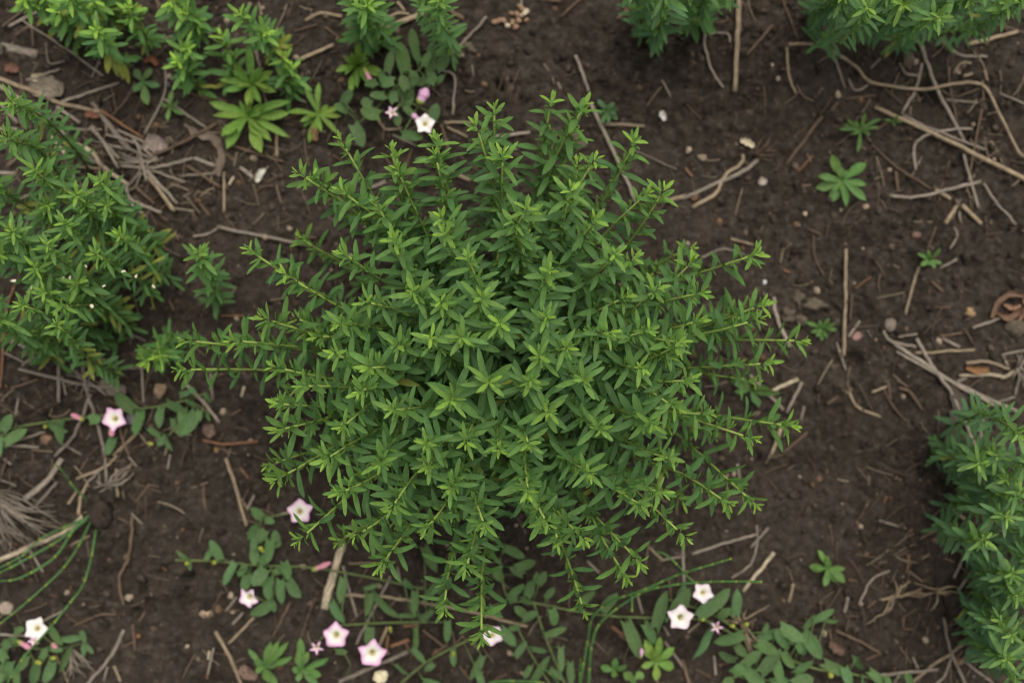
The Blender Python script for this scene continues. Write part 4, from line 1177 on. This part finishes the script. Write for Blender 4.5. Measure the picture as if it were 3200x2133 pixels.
    (7, 22, 'g', 280, 1145, 430, 1070), (7, 40, 't', 1490, 1200, 1600, 1400, 1680, 1590), (7, 28, 't', 1570, 1290, 1750, 1110), (7, 25, 'p', 1440, 1390, 1450, 1330), (7, 20, 'g', 1440, 1490, 1480, 1310), (7, 28, 'g', 1700, 370, 1750, 270), (7, 18, 'g', 1840, 430, 1980, 390),
    (7, 22, 'b', 1880, 1240, 2000, 1000), (7, 22, 'b', 2060, 1270, 2180, 930), (7, 85, 'p', 2353, 600, 2290, 820, 2230, 1050), (7, 40, 'g', 580, 1590, 760, 1380, 850, 1200), (7, 28, 't', 780, 1450, 830, 1550), (7, 22, 't', 380, 1370, 470, 1560), (7, 25, 't', 480, 620, 610, 555),
    (7, 28, 'g', 200, 650, 300, 800), (7, 22, 'g', 100, 650, 170, 780), (7, 60, 'g', 430, 20, 330, 170, 180, 300), (7, 25, 'g', 270, 340, 400, 180), (7, 18, 'g', 0, 150, 120, 210), (7, 22, 'b', 70, 0, 10, 200), (7, 18, 'b', 1020, 200, 930, 320), (7, 25, 'g', 1140, 100, 1160, 0),
    (7, 16, 'b', 1540, 1060, 1650, 1060), (7, 22, 't', 1660, 300, 1700, 380), (7, 18, 'b', 810, 430, 880, 470), (7, 18, 'g', 900, 400, 970, 480), (7, 22, 'g', 880, 10, 930, 80), (7, 20, 't', 820, 170, 900, 60), (7, 18, 'b', 550, 100, 600, 20), (7, 26, 'g', 30, 10, 90, 60), (7, 22, 'g', 1560, 1060, 1630, 970), (7, 26, 'g', 1600, 1160, 1670, 1080),
    (7, 20, 'b', 950, 1150, 990, 1080), (7, 26, 'g', 710, 1550, 740, 1450), (7, 18, 'b', 830, 1320, 920, 1280), (7, 26, 'g', 0, 1225, 180, 1235), (7, 26, 'o', 1090, 770, 1130, 800),
    # ninth 8
    (8, 33, 't', 20, 955, 300, 970, 600, 1020, 850, 1060, 1270, 1165), (8, 32, 'g', 0, 760, 100, 1100), (8, 42, 'g', -20, 1545, 180, 1460, 450, 1350), (8, 28, 'g', 100, 1290, 330, 830), (8, 36, 't', 250, 1310, 310, 1180), (8, 24, 'b', 550, 1200, 690, 1310), (8, 22, 'o', 610, 1390, 650, 1330),
    (8, 42, 'o', 330, 1310, 460, 1270), (8, 30, 'o', 300, 1360, 310, 1240), (8, 26, 'o', 420, 1170, 530, 1160), (8, 40, 'o', 1850, 1170, 1930, 1230), (8, 28, 'g', 2210, 1270, 2353, 1470), (8, 26, 'b', 800, 1440, 880, 1540), (8, 28, 'g', 2340, 650, 2345, 900), (8, 24, 'g', 2190, 720, 2353, 690),
    (8, 22, 'b', 2240, 850, 2260, 1000), (8, 28, 't', 2110, 630, 2200, 720), (8, 20, 't', 40, 745, 230, 740), (8, 24, 'g', 2020, 950, 2060, 1080), (8, 20, 'b', 1900, 1230, 1990, 1290), (8, 18, 'b', 960, 1320, 1040, 1420), (8, 26, 'b', 640, 1360, 720, 1300), (8, 20, 'b', 430, 1290, 480, 1380), (8, 26, 'g', 2200, 1160, 2240, 1230),
    (8, 26, 'g', 1680, 720, 1760, 800), (8, 22, 'b', 60, 1140, 150, 1060), (8, 24, 'g', 380, 760, 400, 880), (8, 20, 'b', 110, 880, 190, 740), (8, 24, 'b', 1040, 1540, 1130, 1500),
    # ninth 9
    (9, 28, 'g', 10, 600, 10, 870), (9, 28, 'g', 70, 675, 300, 600, 510, 540), (9, 22, 'g', 520, 480, 520, 600, 470, 740, 340, 840), (9, 28, 'g', 470, 630, 600, 500), (9, 40, 'p', 420, 930, 540, 790, 640, 670), (9, 28, 't', 740, 1010, 765, 880), (9, 20, 'b', 720, 760, 760, 850), (9, 36, 't', 1800, 330, 1970, 460),
    (9, 30, 'g', 1850, 830, 1980, 590), (9, 28, 'g', 1880, 920, 2050, 690), (9, 22, 'g', 1210, 1010, 1300, 850, 1430, 790), (9, 28, 'b', 1030, 1290, 1010, 1190), (9, 40, 'g', 1120, 1080, 1140, 970),
    (9, 30, 'b', 1050, 1200, 1200, 1260, 1350, 1350), (9, 32, 'g', 1320, 1500, 1740, 1450), (9, 35, 't', 1570, 1550, 1700, 1430, 1840, 1340, 1950, 1270), (9, 30, 'g', 1790, 1110, 1830, 1330, 1930, 1570), (9, 32, 'g', 1830, 1370, 1790, 1490, 1720, 1560), (9, 30, 'g', 1930, 1400, 2130, 1560),
    (9, 18, 'b', 2050, 1140, 2160, 870), (9, 18, 'g', 1910, 1420, 1960, 1310), (9, 14, 'g', 1850, 1400, 2130, 1340), (9, 30, 'g', 220, 1370, 230, 1500), (9, 36, 'b', 0, 1390, 50, 1570), (9, 30, 'g', 390, 60, 420, 260), (9, 25, 'g', 590, 60, 610, 0), (9, 18, 'g', 1360, 450, 1540, 500), (9, 22, 'o', 1560, 680, 1540, 800),
    (9, 22, 'b', 1120, 1200, 1150, 1120), (9, 22, 'b', 240, 1430, 320, 1410), (9, 28, 'b', 1260, 1400, 1350, 1350), (9, 24, 'o', 1395, 330, 1420, 280), (9, 16, 'b', 1630, 690, 1730, 700), (9, 18, 'b', 1140, 850, 1200, 860), (9, 26, 't', 40, 1210, 120, 1140), (9, 18, 'b', 1530, 1100, 1520, 1180, 1580, 1190), (9, 22, 'b', 1850, 1400, 1920, 1330), (9, 22, 'b', 1260, 1030, 1320, 990),
    (9, 24, 'g', 1580, 1380, 1620, 1460), (9, 26, 'g', 1450, 1564, 1500, 1470)]
for s_ in STRAWS:
    mid_ = cp(s_[0], np.mean(s_[3::2]), np.mean(s_[4::2]))
    pile = math.exp(-(((mid_[0] - 350) / 260) ** 2 + ((mid_[1] - 470) / 170) ** 2))
    straw(*s_, lift=.014 * pile * random.random())

# ------------------------------------------------------------------ dry tufts
def tuft(label, c, root_xy, ends, w, colr, group=None, name='dry_grass_tuft', lift=.012):
    """dry_grass_tuft > blade"""
    b = at(*cp(c, *root_xy))
    b[2] = g1(b[0], b[1])
    root = bpy.data.objects.new(name, None)
    COL.objects.link(root)
    root.location = b
    root.empty_display_size = .02
    tag(root, label, 'dry grass', group)
    for e in ends:
        e0 = e[2] if len(e) > 2 else root_xy
        P = [cp(c, e0[0] + random.uniform(-8, 8), e0[1] + random.uniform(-8, 8)), None, cp(c, *e[:2])]
        m = (np.array(P[0]) + np.array(P[2])) / 2
        dd = np.array(P[2]) - np.array(P[0])
        P[1] = m + np.array([-dd[1], dd[0]]) * random.uniform(-.14, .14)
        C2 = catmull(P, 9)
        C = np.array([at(x, y) for x, y in C2])
        t = np.linspace(0, 1, 9)
        C[:, 2] = gh(C[:, 0], C[:, 1]) + .003 + lift * np.sin(t * 2.6) * random.uniform(.2, 1)
        r = w * F * K / 2 * .75 * np.interp(t, [0, .5, 1], [1, .8, .35]) * random.uniform(.7, 1.2)
        V, Q, U = tube(C - b, r, 6, .6)
        cc = np.array(PAL[colr][1]) * random.uniform(.7, 1.2)
        obj('blade', mesh_np('blade', V, Q, None, U * np.array([1, 3])), M_STRAW, root, cc)
    return root


tuft('brown fanned dry grass tuft beside the horsetail clump', 7, (-60, 240),
     [(random.uniform(60, 450), 250 + random.uniform(60, 420)) for _ in range(50)], 15, 'g', lift=.03)
tuft('dry crumbled grass base with short bristles beside a horsetail tip', 7, (740, 210),
     [(860, 80), (900, 90), (880, 130), (920, 120), (840, 150), (760, 120), (660, 170), (640, 230), (690, 250), (800, 230), (900, 60), (850, 200), (700, 120)], 20, 'g', lift=.015)
tuft('pale dry root tuft standing amid the broad-leaved bindweed', 9, (400, 1130),
     [(540, 1300), (500, 1310), (470, 1330), (440, 1320), (520, 1270), (380, 1030), (340, 1050), (200, 990), (600, 1020), (430, 1040), (260, 1110), (300, 1100), (540, 1390), (490, 1400)], 20, 't', lift=.03)
tuft('fallen dry grass stem with tangled roots on dark soil', 9, (1460, 965),
     [(1750, 930), (1740, 940), (1240, 1160), (1370, 1080), (1380, 1070), (1350, 970), (1370, 990), (1460, 860), (1450, 840), (1500, 880), (1580, 870), (1330, 975), (1640, 900), (1970, 980, (1750, 930)),
      (1960, 960, (1750, 930)), (1980, 1000, (1750, 930)), (1890, 900, (1750, 930)), (1690, 1060, (1750, 930)), (1600, 880, (1750, 930)), (1760, 900, (1590, 870))], 24, 't', lift=.012)
tuft('wispy dry root end on top of two crossing dry stalks', 3, (500, 1070),
     [(640, 1000), (600, 950), (640, 1040), (560, 940), (620, 1110), (630, 1070), (540, 1110), (440, 1040), (590, 1000), (460, 1060), (570, 1080)], 17, 'b', lift=.02)
tuft('small pale frayed straw end on dark soil', 6, (1145, 1130), [(1100, 1120), (1110, 1100), (1150, 1090), (1170, 1100), (1120, 1150)], 13, 't', lift=.008)
tuft('brown flattened grass fan near the small white star flower', 7, (480, 1330),
     [(450, 1520), (500, 1500), (540, 1480), (560, 1500), (590, 1450), (620, 1460), (640, 1420), (520, 1530), (480, 1540), (600, 1520), (560, 1440), (660, 1480)], 22, 'g', lift=.01)
tuft('loose grey grass wisps inside the straw pile', 1, (1080, 1100),
     [(960, 1000), (940, 1060), (900, 1110), (1000, 1160), (1130, 1080), (820, 1050), (860, 1000), (780, 1120), (720, 1010), (1010, 960), (650, 1000), (600, 960)], 20, 'g', lift=.014)
tuft('fine tangled dry roots under the hyssop beside the curled stalk', 4, (600, 1060),
     [(540, 960), (500, 900), (470, 1010), (560, 1150), (680, 1130), (700, 1010), (520, 1130), (440, 1080), (640, 960), (580, 880)], 15, 'g', lift=.012)
tuft('sparse dry weed crown with curled roots near the curled brown leaves', 6, (2300, 960), [(2353, 880), (2320, 870), (2300, 860), (2240, 1050), (2260, 1000), (2320, 1050), (2380, 1000), (2270, 1120), (2340, 1100)], 26, 'g', lift=.015)

# ------------------------------------------------------------------ dry leaves, petals, stones
def flat_piece(name, label, cat, c, pts, w, col, curlk=.5, mat=M_STRAW, z=.003, group=None, seed=0, jag=.2):
    """a curled strip with its own width, folded across"""
    r = random.Random(seed)
    P = np.array([cp(c, x, y) for x, y in pts], float)
    n = 14
    C2 = catmull(P, n)
    C = np.array([at(x, y) for x, y in C2])
    C[:, 2] = gh(C[:, 0], C[:, 1]).mean() + z + .004 * np.abs(np.sin(np.linspace(0, 4, n) + seed))
    T = np.gradient(C, axis=0)
    half = w * F * K / 2
    V, U = [], []
    m = 3
    for i in range(n):
        t = nrm([T[i][0], T[i][1], 0])
        s = np.array([-t[1], t[0], 0])
        hw = half * (.35 + .75 * math.sin(math.pi * (.12 + .76 * i / (n - 1)))) * r.uniform(1 - jag, 1 + jag)
        off = s * half * r.uniform(-jag, jag) * .7
        for j in range(-m, m + 1):
            u = j / m
            V.append(C[i] + off + s * hw * u + np.array([0, 0, curlk * half * u * u + r.uniform(-.0006, .0006)]))
            U.append((u * .5 + .5, i / n * 2))
    k = 2 * m + 1
    N = len(V)
    V2 = [v - np.array([0, 0, .0006]) for v in V]
    Q = []
    for i in range(n - 1):
        for j in range(2 * m):
            a = i * k + j
            Q.append((a, a + k, a + k + 1, a + 1))
            Q.append((N + a, N + a + 1, N + a + k + 1, N + a + k))
    b = C[0].copy()
    o = obj(name, mesh_np(name, np.array(V + V2) - b, np.array(Q), None, np.array(U + U)), mat, None, col, loc=b)
    return tag(o, label, cat, group)


flat_piece('dry_leaf', 'curled reddish brown bark strip at the end of the straw pile', 'dry leaf', 1, [(1270, 860), (1380, 930), (1480, 960), (1530, 1110), (1500, 1210)], 50, (.150, .112, .085), .35, seed=1, jag=.45)
flat_piece('dry_leaf', 'crumpled grey dead leaf lying on the straw pile', 'dry leaf', 1, [(1000, 960), (1060, 990), (1150, 1010)], 110, (.25, .20, .17), .5, seed=2)
flat_piece('dry_leaf', 'dusty grey dead leaf clump beneath the long straw', 'dry leaf', 1, [(230, 640), (320, 610), (450, 630)], 140, (.20, .165, .125), .5, seed=3)
flat_piece('dry_leaf', 'dark flat dead leaf strip beside a long slanting stalk', 'dry leaf', 6, [(1830, 1080), (1890, 1220), (1860, 1360), (1890, 1500)], 85, (.080, .062, .047), .4, seed=4, jag=.3)
flat_piece('dry_leaf', 'folded grey-brown dead leaf beside bindweed buds', 'dry leaf', 4, [(700, 1050), (770, 1100), (870, 1110)], 80, (.19, .15, .125), .6, seed=5)
flat_piece('dry_leaf', 'large curled rusty brown leaf with looped edge', 'dry leaf', 6, [(2110, 620), (2140, 520), (2220, 460), (2330, 470)], 40, (.17, .105, .07), 1.0, seed=6)
flat_piece('dry_leaf', 'rusty brown leaf strip curled under the looped leaf', 'dry leaf', 6, [(2150, 580), (2220, 620), (2300, 580), (2353, 540)], 42, (.16, .095, .06), 1.0, seed=7)
flat_piece('dry_leaf', 'small curled brown leaf bit inside the looped leaf', 'dry leaf', 6, [(2190, 530), (2260, 550), (2310, 530)], 30, (.28, .16, .10), 1.0, seed=8)
flat_piece('dry_leaf', 'thin brown leaf rim above the clod near looped leaf', 'dry leaf', 6, [(2330, 450), (2345, 560), (2300, 640)], 32, (.22, .13, .085), 1.0, seed=9)
flat_piece('dry_leaf', 'orange-brown crumpled leaf near the white bent stalk', 'dry leaf', 6, [(1940, 960), (2020, 980), (2090, 970)], 45, (.24, .13, .06), .9, seed=10)
flat_piece('dry_leaf', 'brown shrivelled leaf bits on soil between straw and hyssop', 'dry leaf', 9, [(1010, 1270), (1060, 1310), (1110, 1340)], 70, (.13, .085, .062), .9, seed=11)
flat_piece('dry_leaf', 'rusty leaf fragment near the blue-green yellow seedling', 'dry leaf', 1, [(1000, 430), (1050, 410), (1090, 450)], 45, (.23, .10, .055), .8, seed=12)
flat_piece('dry_leaf', 'rusty flake lying below the first long straw', 'dry leaf', 1, [(590, 800), (640, 790), (690, 810)], 45, (.19, .085, .055), .6, seed=13)
flat_piece('dry_leaf', 'red-brown flake beside the cream seed husk', 'dry leaf', 1, [(60, 480), (110, 480), (150, 500)], 60, (.17, .085, .06), .6, seed=14)
flat_piece('dry_leaf', 'rusty flake under the small open rosette', 'dry leaf', 1, [(2170, 840), (2175, 900), (2170, 970)], 55, (.22, .12, .07), .6, seed=15)
flat_piece('dry_leaf', 'brown husk strip beside the double rosette', 'dry leaf', 7, [(1680, 1430), (1710, 1480), (1780, 1500)], 85, (.18, .12, .09), .8, seed=16)
WP = (.72, .70, .60)
flat_piece('fallen_petal', 'white curled petal lying on open soil beyond the hyssop', 'petal', 2, [(2185, 775), (2195, 805), (2205, 840)], 40, (.62, .60, .54), 1.2, M_PETAL, seed=20)
flat_piece('fallen_petal', 'white petal scrap on soil between straw and big hyssop', 'petal', 1, [(1770, 1255), (1790, 1210), (1825, 1165)], 40, (.55, .54, .46), 1.0, M_PETAL, seed=21)
flat_piece('seed_husk', 'cream seed husk lying at the edge of the straw', 'husk', 1, [(230, 545), (275, 550), (320, 530)], 48, (.52, .45, .30), .9, M_PETAL, seed=22)
flat_piece('seed_husk', 'cream curled husk beside the wispy dry root end', 'husk', 3, [(395, 975), (440, 985), (485, 1020)], 42, (.55, .48, .33), .9, M_PETAL, seed=23)
flat_piece('fallen_petal', 'withered cream flower lying beside the pink star flower', 'petal', 8, [(225, 1490), (265, 1500), (305, 1475)], 75, (.72, .66, .48), 1.2, M_PETAL, z=.008, seed=24)
flat_piece('fallen_petal', 'cream petal scrap at the tip of the withered flower', 'petal', 8, [(250, 1490), (270, 1525), (275, 1555)], 55, (.70, .62, .45), 1.2, M_PETAL, z=.006, seed=25)


def stone_mesh(seed, rx, ry, rz, rough=.16):
    r = np.random.default_rng(seed)
    V, Q = ellipsoid((1, 1, 1), 14, 9)
    n = perlin(V[:, 0] * 1.3 + seed * 3.1, V[:, 1] * 1.3 + V[:, 2] * 1.1, seed % 30) + .5 * perlin(V[:, 0] * 3 + seed, V[:, 1] * 3 - V[:, 2] * 2.3, 9)
    V = V * (1 + rough * 2.8 * n[:, None])
    V = np.sign(V) * np.abs(V) ** .86
    V = V * np.array([rx, ry, rz])
    return V, Q


def stone(label, c, x, y, w, h, col, group='stones lying on the soil', name='stone', rough=.16, seed=0, rot=0.0):
    p = at(*cp(c, x, y))
    g = g1(p[0], p[1])
    rx, ry = w * F * K / 2 * .9, h * F * K / 2 * .9
    rz = min(rx, ry) * .7
    V, Q = stone_mesh(seed, rx, ry, rz, rough)
    o = obj(name, mesh_np(name, V, Q), M_STONE, None, col, loc=(p[0], p[1], g + rz * .25))
    o.rotation_euler = (0, 0, rot)
    return tag(o, label, 'stone' if name == 'stone' else 'clod', group)


stone('rounded grey stone half sunk in bare soil', 6, 1425, 670, 95, 100, (.20, .165, .135), seed=1)
stone('flat pinkish stone beside the straight upright-lying straw', 6, 1203, 745, 85, 65, (.27, .165, .145), seed=2, rot=.4)
stone('small pale round pebble near the wispy dry root end', 3, 555, 1245, 70, 70, (.40, .34, .28), seed=3)
stone('oval tan stone under the bindweed near dead leaf', 4, 1090, 1115, 95, 125, (.27, .19, .125), seed=4, rot=-.3)
stone('brown wedge-shaped stone beside the rusty curved stalk', 4, 1430, 1395, 95, 120, (.17, .115, .085), seed=5, rot=.5)
stone('grey flat stone tucked behind the pink bindweed flower', 4, 905, 1310, 100, 110, (.16, .145, .145), seed=6)
stone('tan rough stone beside the thin straight horsetail', 7, 50, 1045, 110, 105, (.34, .28, .215), seed=7)
stone('small triangular tan stone on open soil', 7, 1425, 1085, 100, 70, (.33, .245, .16), seed=8, rough=.25)
stone('brown stone under the bindweed leaves near straw ends', 4, 320, 1450, 90, 80, (.20, .125, .08), seed=9)
stone('tiny orange pebble beside the double rosette', 7, 945, 1245, 34, 34, (.30, .15, .08), seed=10)
stone('tiny cream pebble on open soil by the double rosette', 7, 1292, 1308, 34, 30, (.45, .36, .26), seed=11)
stone('tiny tan pebble on soil near the lone rosette', 3, 842, 1470, 34, 36, (.36, .27, .18), seed=12)
stone('small buff pebble below the lone rosette', 3, 1270, 1418, 46, 42, (.36, .26, .18), seed=13)
stone('pale pebble under the drooping hyssop beside a stick', 3, 668, 535, 34, 40, (.40, .32, .24), seed=14)
stone('tiny white pebble beside the grey clods', 6, 570, 375, 34, 36, (.50, .50, .52), seed=15)
stone('small tan pebble beside rusty curved stalk on dark soil', 4, 1472, 1530, 44, 44, (.27, .17, .09), seed=16)
stone('brownish pebble on dark soil beside the bluish hyssop', 9, 1745, 580, 44, 60, (.20, .13, .09), seed=17)
stone('ochre crumbly pebble on bare soil by the curled brown leaves', 6, 1965, 580, 85, 70, (.31, .215, .115), seed=18, rough=.3)
stone('reddish flat stone on bare soil near a dry stalk', 6, 1610, 50, 70, 50, (.17, .105, .085), seed=19)
stone('small dark stone under the double-tier rosette', 1, 1150, 580, 44, 50, (.10, .10, .11), seed=20)
CG = 'soil clods lying on the bed'
for i, (c, x, y, w, h, lb) in enumerate([
        (6, 730, 600, 120, 110, 'rounded grey-brown clod lying against the hyssop edge'), (6, 800, 490, 95, 130, 'tall pale clod in the cluster by the hyssop edge'),
        (6, 900, 530, 80, 170, 'narrow pale clod at the end of the clod cluster'), (6, 820, 640, 100, 80, 'small pinkish clod low in the clod cluster'),
        (6, 2290, 690, 140, 120, 'large grey clod under the curled brown leaves'), (9, 2080, 860, 190, 150, 'big crumbly clod at the foot of the bluish hyssop'),
        (7, 690, 420, 200, 190, 'big dark clod beside the horsetail clump'), (3, 1560, 390, 160, 90, 'grey clod under the overhanging hyssop bush'),
        (2, 880, 330, 110, 60, 'flat brown clod beside the bindweed patch'), (6, 1310, 1215, 100, 70, 'crumbly tan clod on dark soil'),
        (9, 1870, 1010, 190, 160, 'dark soil clod beside the rooted dry grass'), (1, 880, 870, 130, 110, 'brown clod inside the gap of the straw pile'),
        (2, 1600, 970, 170, 110, 'buff lump beside the long stalk near the hyssop tip'), (9, 2000, 760, 120, 70, 'low clod beside the slanting dry stalks'),
        (9, 520, 1180, 70, 50, 'small clod by the dry root tuft'), (7, 1000, 620, 90, 70, 'low brown clod on open cracked soil')]):
    tone = (.112, .090, .066) if c in (6, 2, 3) and 'dark' not in lb else (.042, .032, .025)
    stone(lb, c, x, y, w, h, tone, CG, 'soil_clod', .34, 40 + i, rot=i * .7)

# dry blossom cluster: one stalk with papery bits
b = at(*cp(2, 1160, 130))
b[2] = g1(b[0], b[1])
root = bpy.data.objects.new('dry_seed_head', None)
COL.objects.link(root)
root.location = b
tag(root, 'crumbled tan seed head lying on open soil', 'seed head')
for i, (x, y, w, tone) in enumerate([(1050, 155, 50, 0), (1080, 150, 40, 0), (1110, 150, 40, 0), (1135, 180, 42, 1), (1190, 185, 46, 0), (1215, 140, 44, 0), (1235, 70, 40, 0), (1260, 95, 48, 1), (1200, 100, 40, 0),
                                     (1160, 90, 36, 0), (1265, 140, 34, 0), (1170, 150, 44, 0), (1220, 50, 30, 0), (1240, 110, 36, 1)]):
    p = at(*cp(2, x, y))
    p[2] = g1(p[0], p[1]) + .004
    V, Q = stone_mesh(70 + i, w * F * K / 2, w * F * K / 2 * .75, w * F * K / 2 * .5, .28)
    o = obj('husk', mesh_np('husk', V, Q), M_STONE, root, ((.30, .19, .12), (.52, .42, .30))[tone], loc=Vector((p - b).tolist()))
    o.rotation_euler = (0, 0, i)
V, Q, U = tube(catmull([at(*cp(2, 1230, 10)) + [0, 0, b[2] + .004], at(*cp(2, 1225, 90)) + [0, 0, b[2] + .005], at(*cp(2, 1180, 160)) + [0, 0, b[2] + .003]], 8) - b, .0013, 6)
obj('stalk', mesh_np('stalk', V, Q, (.2, .14, .09), U), M_STRAW, root)

# white petal crumbs caught on the hyssop beside the straw
for i, (x, y, w) in enumerate([(95, 365, 40), (480, 345, 34), (180, 100, 28), (435, 345, 26), (590, 265, 26), (850, 300, 30), (935, 335, 28), (630, 540, 42), (215, 410, 36), (1055, 405, 28), (715, 400, 26)]):
    p = at(*cp(4, x, y), .20)
    V, Q = stone_mesh(90 + i, w * F * K / 2 * .75, w * F * K / 2 * .42, w * F * K / 2 * .16, .4)
    o = obj('fallen_petal', mesh_np('petal_crumb', V, Q), M_PETAL, None, (.66, .58, .44), loc=p)
    o.rotation_euler = (0, .3, i * 1.3)
    tag(o, 'tiny cream petal scrap caught on the dense hyssop leaves', 'petal', 'petal scraps on the dense hyssop')

# ------------------------------------------------------------------ uncountable soil crumbs and fine litter
def scatter(name, label, n, sizes, cols, mat, seed, flatk=.7):
    r = np.random.default_rng(seed)
    base = []
    for k in range(6):
        V, Q = ellipsoid((1, 1, flatk), 6, 4)
        V = V * (1 + .45 * perlin(V[:, 0] * 1.7 + k * 5, V[:, 1] * 1.7 + V[:, 2], k + 1)[:, None] + r.normal(0, .07, (len(V), 1)))
        base.append((V, Q))
    x = r.uniform(-.72, .72, n)
    y = r.uniform(-.52, .52, n)
    keep = perlin(x * 9, y * 9, 21) + r.normal(0, .35, n) > -.15
    x, y = x[keep], y[keep]
    z = gh(x, y)
    n = len(x)
    s = sizes[0] * (sizes[1] / sizes[0]) ** (r.random(n) ** 2.6)
    a = r.uniform(0, 6.283, n)
    ci = r.choice(len(cols), n, p=[c[1] for c in cols])
    bag = Bag()
    for i in range(n):
        V, Q = base[i % 6]
        ca, sa = math.cos(a[i]), math.sin(a[i])
        P = np.stack([V[:, 0] * ca - V[:, 1] * sa * .8, V[:, 0] * sa + V[:, 1] * ca * .8, V[:, 2]], 1) * s[i] + np.array([x[i], y[i], z[i] + s[i] * .2])
        bag.add(P, Q, np.array(cols[ci[i]][0]) * r.uniform(.75, 1.3))
    o = obj(name, bag.mesh(name), mat)
    return tag(o, label, 'soil', kind='stuff')


scatter('soil_crumbs', 'loose brown soil crumbs and grit strewn over the bed', 24000, (.0009, .0060),
        [((.034, .026, .020), .54), ((.062, .048, .037), .30), ((.105, .078, .057), .08), ((.15, .090, .055), .04), ((.30, .235, .17), .04)], M_CRUMB, 5)


def litter(n, seed):
    r = np.random.default_rng(seed)
    bag = Bag()
    k = 0
    while k < n:
        x, y = r.uniform(-.72, .72), r.uniform(-.52, .52)
        px_, py_ = x / K + 1600, 1066.5 - y / K
        dens = .07 + 1.1 * math.exp(-(((px_ - 350) / 420) ** 2 + ((py_ - 480) / 260) ** 2)) + .5 * math.exp(-(((px_ - 250) / 380) ** 2 + ((py_ - 1350) / 240) ** 2)) + .35 * math.exp(-(((px_ - 2950) / 350) ** 2 + ((py_ - 1750) / 400) ** 2)) \
            + .3 * math.exp(-(((px_ - 2950) / 300) ** 2 + ((py_ - 450) / 300) ** 2))
        if r.random() > dens:
            continue
        k += 1
        a = r.uniform(0, 6.283)
        L = r.uniform(.008, .035)
        t = np.linspace(-.5, .5, 4)
        bend = r.normal(0, .05)
        C = np.stack([x + L * (t * math.cos(a) - bend * (t * t * 4) * math.sin(a)), y + L * (t * math.sin(a) + bend * (t * t * 4) * math.cos(a)), 0 * t], 1)
        C[:, 2] = gh(C[:, 0], C[:, 1]).mean() + .0015 + r.uniform(0, .003)
        V, Q, U = tube(C, r.uniform(.0003, .0009), 6, .7)
        c = [(.19, .145, .10), (.12, .082, .055), (.10, .072, .052), (.26, .20, .14), (.13, .080, .050)][r.choice(5, p=[.3, .3, .2, .15, .05])]
        bag.add(V, Q, np.array(c) * r.uniform(.7, 1.2), U)
    return tag(obj('straw_litter', bag.mesh('straw_litter'), M_STRAW), 'fine broken straw fibres and root hairs scattered over the soil', 'litter', kind='stuff')


litter(1500, 9)
